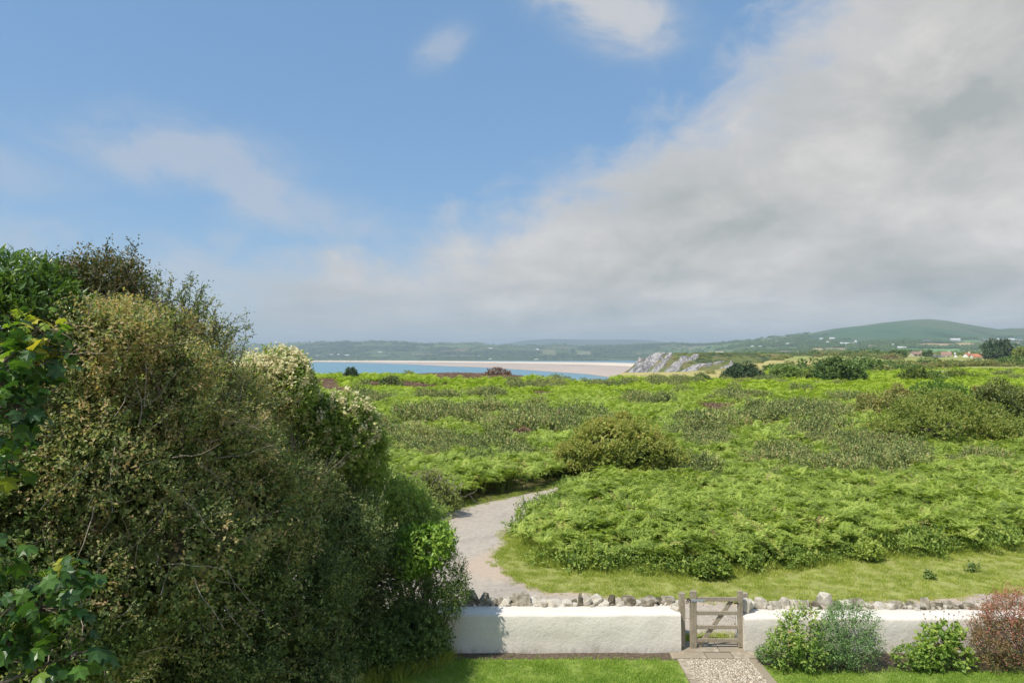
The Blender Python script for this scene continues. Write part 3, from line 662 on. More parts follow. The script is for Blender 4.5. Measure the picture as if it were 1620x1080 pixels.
def branches(base, blobs, g, r0=0.06, nb=6, geo=None, wig=0.12):
    geo = geo or Geo(); base = np.asarray(base, float)
    for b in blobs:
        c = np.array(b[:3]); r = np.array(b[3:6]); L = np.linalg.norm(c - base) + 1e-3
        s_ = np.linspace(0, 1, 6)[:, None]
        path = base + (c - base) * s_ + np.concatenate([[[0, 0, 0]], g.normal(0, wig * L * .3, (4, 3)), [[0, 0, 0]]])
        geo.tube(path, np.linspace(r0, r0 * .5, 6), 6)
        for _ in range(nb):
            d_ = unit(1, g)[0]; d_[2] = abs(d_[2]) * .8 + 0.05; e = c + nrm(d_) * r * g.uniform(.75, 1.0)
            s2 = np.linspace(0, 1, 5)[:, None]; st_ = path[g.integers(2, 6)]
            pp = st_ + (e - st_) * s2 + np.concatenate([[[0, 0, 0]], g.normal(0, .06 * np.linalg.norm(e - st_), (3, 3)), [[0, 0, 0]]])
            geo.tube(pp, np.linspace(r0 * .4, r0 * .06, 5), 4)
    return geo
def shrub(name, label, cat, base, blobs, mat, n, leaf, g, group=None, r0=0.06, nb=6, twigmat=None, trunk_h=None, **kw):
    base = np.asarray(base, float); FLOOR[0] = base[2]
    root = empty(name, tuple(base), label, cat, group)
    lumps = kw.pop('lumps', None); core = kw.pop('core', 0)
    if lumps:      # the crown is a crowd of rounded clumps standing off the main masses
        per, r0_, r1_ = lumps; LB = []
        for b in blobs:
            d_ = unit(per, g); d_[:, 2] = d_[:, 2] * .9 + .12; rr_ = g.uniform(r0_, r1_, per); m_ = min(b[3], b[5])
            for q in range(per): LB.append((*(np.array(b[:3]) + d_[q] * np.maximum(np.array(b[3:6]) - rr_[q] * .6, .1)), rr_[q] * 1.15, rr_[q] * 1.15, rr_[q] * .85))
        LB = np.array(LB); q_ = np.min(np.linalg.norm((LB[:, None, :3] - np.array(blobs)[None, :, :3]) / np.array(blobs)[None, :, 3:], axis=2), 1)
        LB = LB[(q_ > .55) & (LB[:, 2] > FLOOR[0])]
        ge = foliage(LB, int(n * .85), g, leaf, **kw)
        k2 = dict(kw); k2['shell'] = .3; foliage(blobs, int(n * .15), g, leaf, geo=ge, **k2)
    else: ge = foliage(blobs, n, g, leaf, **kw)
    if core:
        k2 = dict(kw); k2.update(tone_mu=kw.get('tone_mu', .45) - .15, inner=.5, shell=.25, k=3, twig=.1, warm_top=0, aspect=.8)  # inner leaves toned darker, putting the crown's inner shade into the colour
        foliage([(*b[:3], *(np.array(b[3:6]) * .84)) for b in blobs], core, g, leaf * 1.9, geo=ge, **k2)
    add('crown', ge.mesh('crown', M[mat] if isinstance(mat, str) else mat, off=base), root)
    br = branches(base + np.array([0, 0, -0.05]), blobs, g, r0, nb)
    add('trunk', br.mesh('trunk', twigmat or M['bark'], off=base), root)
    return root
def PB(px, py, Dd, rx, ry, dep=None):
    """ellipsoid surveyed off the photograph: centre pixel, distance, pixel radii -> metres"""
    x, y, z = WD(px, py, Dd); rX = rx * Dd / F; rZ = ry * Dd / F
    return (x, y, z, rX, dep if dep else (rX + rZ) / 2, rZ)

# ------------------------------------------------------------------ instanced ground cover
def scatter(name, protos, P, rot, scl, idx, label, cat, kind='stuff', parent=None):
    """one object: points carrying rotation, size and kind; the plants are instanced on them"""
    me = bpy.data.meshes.new(name); me.vertices.add(len(P)); me.vertices.foreach_set('co', np.ascontiguousarray(P, dtype=np.float32).ravel())
    a = me.attributes.new('rot', 'FLOAT_VECTOR', 'POINT'); a.data.foreach_set('vector', np.ascontiguousarray(rot, dtype=np.float32).ravel())
    s_ = np.asarray(scl, np.float32)
    if s_.ndim == 1: s_ = np.repeat(s_[:, None], 3, 1)
    a = me.attributes.new('scl', 'FLOAT_VECTOR', 'POINT'); a.data.foreach_set('vector', np.ascontiguousarray(s_).ravel())
    a = me.attributes.new('idx', 'INT', 'POINT'); a.data.foreach_set('value', np.ascontiguousarray(idx, dtype=np.int32))
    ob = add(name, me, parent=parent, label=label, cat=cat, kind=kind)
    ng = bpy.data.node_groups.new(name, 'GeometryNodeTree')
    ng.interface.new_socket('Geometry', in_out='INPUT', socket_type='NodeSocketGeometry')
    ng.interface.new_socket('Geometry', in_out='OUTPUT', socket_type='NodeSocketGeometry')
    N = ng.nodes; L = ng.links
    gi = N.new('NodeGroupInput'); go = N.new('NodeGroupOutput'); jn = N.new('GeometryNodeJoinGeometry')
    def att(nm, ty):
        n = N.new('GeometryNodeInputNamedAttribute'); n.data_type = ty; n.inputs['Name'].default_value = nm; return n.outputs['Attribute']
    ar, as_, ai = att('rot', 'FLOAT_VECTOR'), att('scl', 'FLOAT_VECTOR'), att('idx', 'INT')
    e2r = N.new('FunctionNodeEulerToRotation'); L.new(ar, e2r.inputs[0])
    for k_, pm in enumerate(protos):
        po = bpy.data.objects.new(name + '_plant', pm)          # mesh carrier, never in the scene itself
        oi = N.new('GeometryNodeObjectInfo'); oi.inputs['Object'].default_value = po; oi.inputs['As Instance'].default_value = True
        cmp_ = N.new('FunctionNodeCompare'); cmp_.data_type = 'INT'; cmp_.operation = 'EQUAL'
        L.new(ai, cmp_.inputs[2]); cmp_.inputs[3].default_value = k_
        ip = N.new('GeometryNodeInstanceOnPoints'); L.new(gi.outputs[0], ip.inputs['Points']); L.new(cmp_.outputs[0], ip.inputs['Selection'])
        L.new(oi.outputs['Geometry'], ip.inputs['Instance']); L.new(e2r.outputs[0], ip.inputs['Rotation']); L.new(as_, ip.inputs['Scale'])
        L.new(ip.outputs[0], jn.inputs[0])
    L.new(jn.outputs[0], go.inputs[0])
    md = ob.modifiers.new('scatter', 'NODES'); md.node_group = ng
    return ob
def rotz(n, g, tilt=0.1): return np.column_stack([g.normal(0, tilt, n), g.normal(0, tilt, n), g.uniform(0, 2 * math.pi, n)])

def bracken_proto(g, nf, npair, L0=0.75, stem=0.55, seed=0):
    ge = Geo()
    if stem > 0: ge.tube([(0, 0, 0), (0.01, 0, stem)], [.008, .006], 3, tone=0.1)
    for f in range(nf):
        a = 2 * math.pi * f / nf + g.normal(0, .3); L = L0 * g.uniform(.75, 1.2); z0 = stem * g.uniform(.65, 1.1)
        e0 = g.uniform(0.55, 1.2); n = npair
        s_ = (np.arange(n) + .5) / n
        el_ = e0 - (e0 + g.uniform(.05, .5)) * s_
        dr = np.cos(el_) * L / n; dzz = np.sin(el_) * L / n
        rr = np.cumsum(dr); zz = z0 + np.cumsum(dzz)
        c, s = math.cos(a), math.sin(a)
        P = np.column_stack([rr * c, rr * s, zz]); fw = np.column_stack([np.cos(el_) * c, np.cos(el_) * s, np.sin(el_)])
        side = np.array([-s, c, 0.0])
        pl = L * 0.42 * np.clip((1 - s_) ** 0.85, .04, 1) * np.clip(s_ * 6 + .35, 0, 1)
        tn = np.full(n, .98) if g.random() < .05 else np.clip(g.normal(.45, .13) + .15 * s_ + g.normal(0, .06, n), 0, 1)
        for sg in (-1, 1):
            A = side * sg * 0.95 + fw * 0.35 + np.array([0, 0, -.10]) + g.normal(0, .08, (n, 3))
            Nn = np.cross(fw, side) * 1.0 + g.normal(0, .15, (n, 3)); Nn[:, 2] = np.abs(Nn[:, 2])
            leaves(P, A, Nn, pl, np.maximum(pl * .27, L / n * .8), tn, ge, fold=.08)
    return ge
g = np.random.default_rng(11)
far_mid = [bracken_proto(g, 8, 6, L0=.42, stem=.62).mesh('bracken_plant', M['bracken_far']) for _ in range(3)]
near_br = [bracken_proto(g, 8, 10, L0=.37, stem=.66).mesh('bracken_plant', M['bracken']) for _ in range(4)]
mid_br = [bracken_proto(g, 8, 6, L0=.42, stem=.62).mesh('bracken_plant', M['bracken']) for _ in range(3)]
far_br = [bracken_proto(g, 10, 4, L0=.62, stem=.5).mesh('bracken_plant', M['bracken_far']) for _ in range(3)]
def tuft_proto(g, n, h, r, mat, w=.006, lean=.35, spike=False):
    ge = Geo(); P = np.column_stack([g.uniform(-r, r, n), g.uniform(-r, r, n), np.zeros(n)])
    A = nrm(np.column_stack([g.normal(0, lean, n), g.normal(0, lean, n), np.ones(n)])); hh = h * g.uniform(.45, 1.2, n)
    leaves(P, A, unit(n, g), hh, w * g.uniform(.7, 1.3, n), np.clip(g.normal(.45, .22, n), 0, 1), ge, 0.1); return ge.mesh('grass_tuft', mat)
def bush_proto(g, n, leaf, mat, flat=.7, k=4, spiky=False, lump=.3):
    bl = [(0, 0, .30 * flat, .42, .42, .42 * flat)] if n < 500 else [(g.uniform(-.4, .4), g.uniform(-.4, .4), g.uniform(.25, .6) * flat, g.uniform(.14, .26), g.uniform(.14, .26), g.uniform(.16, .32) * flat) for _ in range(9)]
    ge = foliage(bl, n, g, leaf, k=k, twig=leaf * 1.5, lump=lump, freq=4, inner=.2, up=1.0, aspect=.4 if spiky else .6, tone_mu=.45, tone_sd=.42, seed=int(g.integers(99)))
    return ge.mesh('bush', mat)
# outlines on the ground
patch_front = [W(890, 784), W(866, 808), W(845, 826), W(828, 850), W(822, 872), W(850, 888), W(900, 898), W(960, 905), W(1050, 911), W(1150, 907), W(1250, 897), W(1350, 887), W(1480, 874), W(1620, 866)]
patch_front = [(3.2, 29.3)] + [(p[0] + (.35 if i == 0 else .2 if i < 5 else 0), p[1] + .3) for i, p in enumerate(patch_front)] + [(30, 20.5), (60, 24)]
PF = rough_line(patch_front, .4, .35, 12)
ROADP = road_poly
GORSE = [(690, 705, 100, 26), (610, 690, 55, 16), (870, 672, 45, 16), (800, 690, 40, 16), (1240, 660, 120, 13), (1330, 730, 120, 26), (1230, 722, 50, 18), (1110, 690, 60, 24), (1290, 690, 70, 12), (1420, 735, 60, 18),
         (1150, 634, 30, 7), (1035, 640, 45, 5), (960, 610, 60, 5), (1060, 608, 60, 5), (850, 613, 60, 4), (560, 640, 60, 8), (700, 632, 40, 3), (910, 606, 40, 3), (1400, 700, 60, 12), (1560, 725, 60, 8), (1100, 740, 40, 12), (760, 626, 40, 3), (1190, 600, 60, 6)]
HEATH = [(640, 612, 75, 5), (700, 594, 45, 5), (800, 596, 50, 6), (520, 620, 40, 6), (1130, 646, 40, 5), (1390, 655, 40, 8), (1210, 672, 30, 5), (735, 600, 50, 4), (860, 622, 20, 3), (480, 606, 40, 5)]
def inel(px, py, E, w):
    r = np.zeros(px.shape)
    th = 0.52 if E is GORSE else 0.1
    for cx_, cy_, rx, ry in E: r = np.maximum(r, 1.25 - np.hypot((px - cx_) / rx, (py - cy_) / ry) + w)
    return r > th
def classify(X, Y):
    px = CX + F * X / Y; py = HY + F * (H - 0.7) / Y
    w = (fbm(px / 22, py / 7, s=33, o=4) - .5) * 1.5
    gor = inel(px, py, GORSE, w); hea = inel(px, py, HEATH, w)
    gor |= (fbm(X / 5, Y / 7, s=35, o=4) > .69 + .03 * (Y < 30) + .07 * sst(Y, 45, 80)) & (Y > 25)
    return np.where(hea, 2, np.where(gor, 1, 0))
def field_pts(n, y0, y1, g, side=0.88):
    Y = np.sqrt(g.uniform(y0 ** 2, y1 ** 2, n)); X = g.uniform(-side, side, n) * Y
    return X, Y
def veg_ok(X, Y):
    px = CX + F * X / Y
    yf = np.interp(X, PF[:, 0][np.argsort(PF[:, 0])], PF[:, 1][np.argsort(PF[:, 0])])
    fp = np.concatenate([PF, [(60, 200), (-60, 200)], [(-60, 21.5), (-20, 21.5), (-10, 22.0), (-6, 23.0)], [(p[0] - .35, p[1] + .5) for p in road_left[4:]], [(2.9, 31.6)]])
    return fp
VEG = np.array([tuple(p) for p in PF] + [(60, 24), (160, 200), (-160, 200), (-160, 24), (-20, 21.6), (-10, 22.2), (-6, 23.1)] + [(p[0] - .4, p[1] + .45) for p in road_left[4:]])
XS = {}
def plant_field():
    g = np.random.default_rng(5)
    X, Y = [], []
    for n, a, b in ((21000, 17, 42), (48000, 42, 90), (60000, 90, 172)):
        x, y = field_pts(n, a, b, g); X.append(x); Y.append(y)
    X = np.concatenate(X); Y = np.concatenate(Y)
    px = CX + F * X / Y
    ok = inpoly(X, Y, VEG) & (Y < np.interp(px, YC[0], YC[1]) + 1) & ~inpoly(X, Y, ROADP)
    ok &= ~((px > 968) & (Y > 121 + 6 * fbm(X / 5, 0 * X, s=2)) & (px < 1215))
    ok &= ~(np.hypot((X - 5.0) / 2.5, (Y - 31) / 1.6) < .8)
    X, Y = X[ok], Y[ok]; cl = classify(X, Y); Z = gz(X, Y)
    edge = np.min(np.hypot(X[:, None] - PF[None, ::2, 0], Y[:, None] - PF[None, ::2, 1]), 1)
    hgt = 0.60 + 0.44 * fbm(X / 4, Y / 4, s=70, o=3) + 0.30 * vnoise(X / .9, Y / .9, s=71)
    hgt *= np.where((X < 4) & (Y < 28), np.clip(.55 + edge * .25, .55, 1), np.clip(.72 + edge * .3, .7, 1))
    P = np.column_stack([X, Y, Z])
    b = cl == 0
    Yj = Y + g.normal(0, 7, len(Y)) * (Y > 36); yellower = g.random(len(Y)) < sst(Y + 30 * (fbm(X / 12, Y / 25, s=81) - .5), 38, 95) * .95  # share of plants given the yellower frond colour grows with distance
    for nm, sel, pr, base in (('bracken', b & (Yj < 46), near_br, 1.22), ('bracken', b & (Yj >= 46) & (Yj < 95), mid_br + far_mid, 1.3), ('bracken', b & (Yj >= 95), far_br, 1.35)):
        n = sel.sum(); lab = {0: 'dense bright green bracken fronds covering the near bank behind the grass verge', 1: 'green bracken covering the middle of the heath', 2: 'yellow green bracken running out to the seaward edge of the heath'}[0 if pr is near_br else 1 if pr is mid_br else 2]
        sc_ = hgt[sel] * base * g.uniform(.85, 1.15, n)
        ix = g.integers(0, 3, n) + (3 * yellower[sel] if len(pr) == 6 else 0) if len(pr) != 4 else g.integers(0, 4, n)
        scatter(nm, pr, P[sel], rotz(n, g, .24), np.column_stack([sc_ * 1.05, sc_ * 1.05, sc_]), ix, lab, 'bracken')
    gp = [bush_proto(g, 1100, .075, M['gorse'], spiky=True) for _ in range(3)]
    s2 = (cl == 1); s2 &= (g.random(len(X)) < np.where(Y < 42, .26, .32)); n = s2.sum(); sc_ = np.where(Y[s2] < 42, 1.15, 1.7) * g.uniform(.7, 1.3, n)
    scatter('gorse', gp, P[s2], rotz(n, g, .1), np.column_stack([sc_, sc_, sc_ * g.uniform(.8, 1.6, n)]), g.integers(0, 3, n), 'grey green gorse thickets growing through the bracken', 'gorse')
    hp = [bush_proto(g, 500, .07, M['heather'], spiky=True, flat=.6) for _ in range(2)]
    s3 = (cl == 2); n = s3.sum(); sc_ = 1.9 * g.uniform(.7, 1.3, n)
    scatter('heather', hp, P[s3], rotz(n, g, .1), np.column_stack([sc_, sc_, sc_ * .55]), g.integers(0, 2, n), 'patches of brown burnt heather near the edge of the heath', 'heather')
plant_field()
def far_scrub():
    g = np.random.default_rng(9); n = 16000
    px = g.uniform(1060, 1900, n); Y = np.geomspace(1, 1, n) * np.exp(g.uniform(np.log(160), np.log(1500), n)); X = (px - CX) * Y / F
    yc = np.interp(px, YC[0], YC[1]); keep = (Y < yc - 5)
    keep &= ~((px < 1335) & (Y > 232) & (Y < 448) & (g.random(n) > .015)); keep &= ~((px < 1215) & (Y < 232) & (g.random(n) > .03)); keep &= ~((px < 1345) & (Y < 240) & (g.random(n) > .30))
    nz = fbm(X / 40, Y / 70, s=66, o=4); keep &= nz > .49; keep &= ~((px > 1425) & (px < 1625) & (Y > 395) & (Y < 640)); keep &= ~((px > 1425) & (px < 1625) & (Y > 300) & (g.random(n) > .35))
    X, Y, px = X[keep], Y[keep], px[keep]; n = len(X); nz = nz[keep]
    pr = [bush_proto(g, 420, .13, M['olive']) for _ in range(3)] + [bush_proto(g, 420, .13, M['tree'], flat=.9) for _ in range(2)] + [bush_proto(g, 300, .1, M['heather'], flat=.5)]
    kind_ = np.where(nz > .58, g.choice([0, 1, 2, 0, 3, 4], n), g.choice([0, 1, 2, 0, 1, 2, 5], n))
    s_ = np.exp(g.normal(.62, .42, n)).clip(.8, 4.5) * np.where(Y > 400, 1.8, 1.0) * np.where((kind_ == 3) | (kind_ == 4), 1.35, 1)
    scatter('heath_scrub', pr, np.column_stack([X, Y, gz(X, Y) - .1]), rotz(n, g, .05), np.column_stack([s_ * 1.3, s_ * 1.3, s_ * .8]), kind_, 'low olive and dark green scrub across the far common', 'scrub')
    # scrub and trees on the headland top
    n = 1300; px = g.uniform(1068, 1330, n); Y = g.uniform(600, 1000, n); X = (px - CX) * Y / F
    zt = H + (HY - np.interp(px, *HTOP)) * 640 / F
    zz = np.minimum(zt, 6) - np.interp(Y, [660, 760, 900, 1100], [0, 0, 3, 25]) - 1.4
    zz = np.where(Y < 640, zz - (640 - Y) * .2, zz)
    s_ = g.uniform(1.5, 4.0, n)
    scatter('headland_scrub', pr, np.column_stack([X, Y, zz]), rotz(n, g, .05), np.column_stack([s_ * 1.5, s_ * 1.5, s_ * .7]), g.choice([0, 1, 3, 4, 2], n), 'dark green scrub along the top of the rocky headland', 'scrub')
far_scrub()
def surf_at(px, py):
    """point on the hills seen at this bearing and row"""
    _, X, Y, Z, PX, PY, _c = hill
    j = int(np.argmin(np.abs(PX[0] - px))); col = PY[:180, j]
    i = int(np.argmin(np.abs(col - py))); return X[i, j], Y[i, j], Z[i, j]
def woodland():
    g = np.random.default_rng(19); _, X, Y, Z, PX, PY, c = hill
    lum = c[..., 1]; w = (lum < 0.075) & (PX > 365) & (PX < 1700); w[184:] = False
    ii = np.flatnonzero(w.ravel() & (g.random(w.size) < np.where(PX.ravel() > 1100, .17, .07)) & ~((PY.ravel() < 530) & (PX.ravel() > 1290)))
    n = len(ii); P = np.column_stack([X.ravel()[ii], Y.ravel()[ii], Z.ravel()[ii]]) + np.column_stack([g.normal(0, 8, n), g.normal(0, 8, n), -2 + 0 * ii])
    pr = [bush_proto(g, 90, .3, M['tree'], flat=.95) for _ in range(3)]
    s_ = g.uniform(7, 13, n) * np.where(P[:, 1] > 4000, 1.35, 1)
    scatter('woodland', pr, P, rotz(n, g, .05), np.column_stack([s_ * 1.4, s_ * 1.4, s_]), g.integers(0, 3, n), 'far woods and hedgerows across the hillsides round the bay', 'woodland')
woodland()

def grass_cover():
    g = np.random.default_rng(23)
    lp = [tuft_proto(g, 110, .045, .13, M['grass'], w=.007, lean=.45) for _ in range(4)]
    n = 4200; X = g.uniform(-5, 11, n); Y = g.uniform(8.5, 12.72, n)
    ok = ~((X > 2.98) & (X < 4.62)) & ~((X > 4.5) & (Y > 12.3 + .06 * np.sin(X * 3))) & ~((X < -1.6) & (Y > 12.45))
    P = np.column_stack([X, Y, np.zeros(n)])[ok]; n = len(P)
    scatter('lawn_grass', lp, P, rotz(n, g, .05), g.uniform(.8, 1.25, n), g.integers(0, 4, n), 'short mown garden grass in front of the white wall', 'grass')
    # a denser fringe just in view
    vp = [tuft_proto(g, 60, .10, .16, M['verge'], w=.010, lean=.6) for _ in range(4)]
    n = 9000; X = g.uniform(-3, 20, n); Y = g.uniform(13.7, 23.5, n)
    ok = ~inpoly(X, Y, ROADP) & (X > -0.9)
    X2, Y2 = X[ok], Y[ok]
    # edge of the far side of the road
    j = g.integers(0, len(RL), 900); ex = RL[j, 0] - g.uniform(0, .6, 900); ey = RL[j, 1] + g.uniform(.02, .5, 900)
    X2 = np.concatenate([X2, ex, g.uniform(3.2, 4.5, 60)]); Y2 = np.concatenate([Y2, ey, g.uniform(13.62, 13.85, 60)])
    dd = np.min(np.hypot(X2[:, None] - PF[None, ::2, 0], Y2[:, None] - PF[None, ::2, 1]), 1)
    n = len(X2); s_ = g.uniform(.45, .95, n) + 1.1 * np.exp(-(dd / .4) ** 2) * g.random(n)
    scatter('verge_grass', vp, np.column_stack([X2, Y2, 0 * X2]), rotz(n, g, .05), s_, g.integers(0, 4, n), 'rough yellowish grass between the road and the bracken', 'grass')
grass_cover()
def undergrowth():
    g = np.random.default_rng(29); pr = []
    for q in range(4):
        bl = [(g.uniform(-.35, .35), g.uniform(-.2, .2), g.uniform(.08, .3), g.uniform(.12, .25), g.uniform(.12, .22), g.uniform(.08, .2)) for _ in range(6)]
        pr.append(foliage(bl, 520, g, .065, k=4, twig=.09, lump=.4, freq=4, inner=.2, shell=.4, up=1.0, aspect=.6, tone_mu=.5, tone_sd=.28, seed=q).mesh('bramble_sprig', M['bramble']))
    j = g.integers(0, len(PF), 420); x = PF[j, 0] + g.normal(0, .15, 420); y = PF[j, 1] + g.normal(.12, .22, 420); k_ = (x < 22) & (fbm(x / 1.6, y / 1.6, s=91) > .42); x, y = x[k_], y[k_]; n = len(x)
    s_ = g.uniform(.5, 1.35, n); scatter('bramble_undergrowth', pr, np.column_stack([x, y, 0 * x]), rotz(n, g, .1), np.column_stack([s_ * 1.2, s_ * 1.1, s_ * g.uniform(.6, 1.5, n)]), g.integers(0, 4, n), 'mixed bramble and weeds tangled along the foot of the bracken bank', 'bramble')
    fp_ = [tuft_proto(g, 60, .34, .18, M['verge'], w=.010, lean=.5) for _ in range(3)]
    j = g.integers(0, len(PF), 900); x = PF[j, 0] + g.normal(0, .15, 900); y = PF[j, 1] + g.normal(-.12, .16, 900)
    scatter('long_verge_grass', fp_, np.column_stack([x, y, 0 * x]), rotz(900, g, .1), g.uniform(.4, 1.0, 900), g.integers(0, 3, 900), 'taller pale grass at the foot of the bracken bank', 'grass')
    # tufts breaking up the road edges
    e = np.concatenate([RR, RL]); j = g.integers(0, len(e), 1500); x = e[j, 0] + g.normal(0, .13, 1500); y = e[j, 1] + g.normal(0, .13, 1500)
    sp_ = [tuft_proto(g, 40, .09, .12, M['verge'], w=.010, lean=.7) for _ in range(3)]
    scatter('road_edge_grass', sp_, np.column_stack([x, y, 0 * x + .01]), rotz(1500, g, .1), g.uniform(.4, 1.0, 1500), g.integers(0, 3, 1500), 'sparse grass creeping over the edges of the road', 'grass')
undergrowth()

def pebbles():
    g = np.random.default_rng(31); pr = []
    for q in range(5):
        v = np.array([(1,0,0),(-1,0,0),(0,1,0),(0,-1,0),(0,0,1),(0,0,-1),(.6,.6,.5),(-.6,.6,.5),(.6,-.6,.5),(-.6,-.6,.5)], float)
        v = nrm(v) * g.uniform(.75, 1.15, (10, 1)) * np.array([1, .8, .55])
        import bmesh
        bm = bmesh.new(); [bm.verts.new(tuple(x)) for x in v]; bmesh.ops.convex_hull(bm, input=bm.verts); me = bpy.data.meshes.new('pebble'); bm.to_mesh(me); bm.free(); me.materials.append(M['gravel'])
        a = me.attributes.new('tone', 'FLOAT', 'POINT'); a.data.foreach_set('value', np.full(len(me.vertices), g.random(), np.float32)); pr.append(me)
    n = 17000; X = g.uniform(3.2, 4.4, n); Y = g.uniform(10.2, 12.76, n)
    scatter('gravel', pr, np.column_stack([X, Y, g.uniform(.004, .016, n)]), rotz(n, g, .5), g.uniform(.008, .020, n), g.integers(0, 5, n), 'loose pale pebbles filling the garden path', 'gravel')
    # loose grit on the road beside the wall
    n = 5000; X = g.uniform(-3, 14, n); Y = 13.75 + np.abs(g.normal(0, 1.3, n)); k_ = inpoly(X, Y, ROADP); X, Y = X[k_], Y[k_]; n = len(X)
    scatter('road_grit', pr, np.column_stack([X, Y, 0 * X + .016]), rotz(n, g, .5), g.uniform(.006, .022, n), g.integers(0, 5, n), 'loose grit and small stones on the road behind the wall', 'grit')
pebbles()

# ------------------------------------------------------------------ walls
def rough_box(x0, x1, y0, y1, z0, z1, batter=0.0, s=0, res=.09):
    """rendered wall: subdivided skin with hand-trowelled unevenness, top edge rounded"""
    ge = Geo(); nx = max(2, int((x1 - x0) / res))
    prof = [(y0, z0), (y0 + .008, z0 + .2), (y0 + .012, z0 + .42), (y0 + .018, z1 - .05), (y0 + .03, z1 - .014), (y0 + .055, z1), (y0 + .2, z1 + .006), (y0 + .38, z1 + .008), (y1 - .03, z1), (y1, z1 - .03), (y1, z0)]
    xs = np.linspace(x0, x1, nx + 1); P = np.array(prof); m = len(P)
    X = xs[:, None] + 0 * P[None, :, 0]; Yy = P[None, :, 0] + 0 * X; Z = P[None, :, 1] + 0 * X
    nz = (fbm(X * 1.3, Z * 3 + Yy * 3, s=s, o=4) - .5); top = sst(Z, z0 + .3, z1)
    Yy = Yy + nz * .035 * (Yy < y0 + .1); Z = Z + (fbm(X * .8, Yy * 2, s=s + 5, o=4) - .5) * .05 * top
    V = np.stack([X, Yy, Z], -1).reshape(-1, 3); i = np.arange(nx)[:, None] * m; j = np.arange(m - 1)[None, :]
    Q = np.stack([i + j, i + m + j, i + m + j + 1, i + j + 1], -1).reshape(-1, 4); ge.put(V, Q)
    for e, fl in ((0, 1), (nx, 0)):
        r = np.arange(m) + e * m; c = V[r].mean(0); vv = np.vstack([V[r], c]); 
        T = [(a, (a + 1) % m, m) if fl == 0 else ((a + 1) % m, a, m) for a in range(m)]; ge.put(vv, T=T)
    return ge
def stone_mesh(g, k):
    import bmesh
    bm = bmesh.new(); n = 15; v = unit(n, g) * g.uniform(.75, 1.1, (n, 1)); v = np.sign(v) * np.abs(v) ** .65
    [bm.verts.new(tuple(x)) for x in v]; r = bmesh.ops.convex_hull(bm, input=bm.verts)
    bmesh.ops.bevel(bm, geom=bm.edges[:], offset=.05, segments=1, affect='EDGES')
    bmesh.ops.triangulate(bm, faces=bm.faces[:]); bmesh.ops.subdivide_edges(bm, edges=bm.edges, cuts=1)
    for vv in bm.verts:
        c = vv.co; c *= 1 + .22 * (float(fbm(np.array([c.x * 2.2 + k]), np.array([c.y * 2.2]), np.array([c.z * 2.2]), s=k)[0]) - .5) * 2
    me = bpy.data.meshes.new('stone'); bm.to_mesh(me); bm.free(); me.materials.append(M['stone'])
    a = me.attributes.new('tone', 'FLOAT', 'POINT'); a.data.foreach_set('value', np.full(len(me.vertices), g.random(), np.float32)); return me
def put_stone(parent, me, loc, s_, rz, tilt=0.0):
    o = add('stone', me, parent, loc); o.scale = s_; o.rotation_euler = (tilt, random.uniform(-.2, .2), rz); return o
g = np.random.default_rng(41)
SM = [stone_mesh(g, i) for i in range(9)]
def wall(x0, x1, h, label, stones, s):
    root = empty('garden_wall', (x0, 13.07, 0), label, 'wall', 'white garden walls either side of the gate')
    off = (x0, 13.07, 0)
    add('rendered_wall', rough_box(x0, x1, 13.07, 13.60, -.03, h, s=s).mesh('rendered_wall', M['wall'], smooth=True, off=off), root)
    for (px, top, w) in stones:       # rubble bedded along the back of the top
        Yd = 13.62; x, _, zt = WD(px, top, Yd); ww = w * Yd / F / 2 * 1.1; hh = max(.07, (zt - h + .06) / 2 + .03)
        put_stone(root, SM[g.integers(9)], (x - off[0], Yd - off[1] + g.uniform(-.03, .08), zt - hh), (ww * 1.15, ww * g.uniform(.8, 1.1), hh * 1.08), g.uniform(-.5, .5), g.uniform(-.2, .2))
    xx = x0 + .05
    while xx < x1 - .05:       # small pieces wedged between
        put_stone(root, SM[g.integers(9)], (xx - off[0], 13.55 - off[1] + g.uniform(-.05, .09), h + g.uniform(-.005, .03)), (g.uniform(.035, .075), g.uniform(.04, .07), g.uniform(.03, .055)), g.uniform(-1.5, 1.5), g.uniform(-.4, .4)); xx += g.uniform(.07, .14)
    # the rougher rubble of the back face, roadside
    xx = x0 + .1
    while xx < x1:
        w = g.uniform(.09, .16)
        for zc in (.12, .36, h - .13):
            put_stone(root, SM[g.integers(9)], (xx - off[0], 13.60 - off[1] + g.uniform(.02, .06), zc + g.uniform(-.03, .03)), (w, .07, .13), g.uniform(-.15, .15))
        xx += w * 1.75
    return root
def wall_stones():
    L = [(722, 945, 20), (745, 934, 26), (765, 937, 20), (779, 942, 14), (790, 942, 12), (802, 944, 16), (822, 932, 28), (843, 940, 18), (857, 945, 18), (873, 943, 24), (893, 946, 20), (910, 948, 16), (917, 936, 9), (921, 943, 14), (929, 942, 14), (943, 940, 18), (956, 946, 14), (966, 940, 16), (978, 946, 16), (992, 939, 22), (1008, 946, 18), (1024, 942, 26), (1042, 944, 20), (1056, 941, 22), (1066, 946, 14)]
    Rr = [(1203, 944, 20), (1222, 944, 16), (1238, 943, 14), (1255, 943, 20), (1272, 947, 14), (1303, 936, 20), (1288, 948, 16), (1335, 946, 18), (1354, 942, 20), (1320, 948, 16), (1387, 948, 18), (1372, 950, 14), (1405, 949, 16), (1418, 950, 18), (1440, 951, 18), (1459, 941, 14), (1478, 951, 22), (1500, 950, 18), (1530, 951, 20), (1552, 949, 22), (1580, 951, 20), (1605, 950, 18), (1632, 949, 20), (1660, 948, 22), (1700, 948, 24)]
    return L, Rr
Ls, Rs = wall_stones()
wl = wall(-6.5, 3.22, 0.70, 'white rendered garden wall with rubble top running left of the gate to the hedge', Ls, 2)
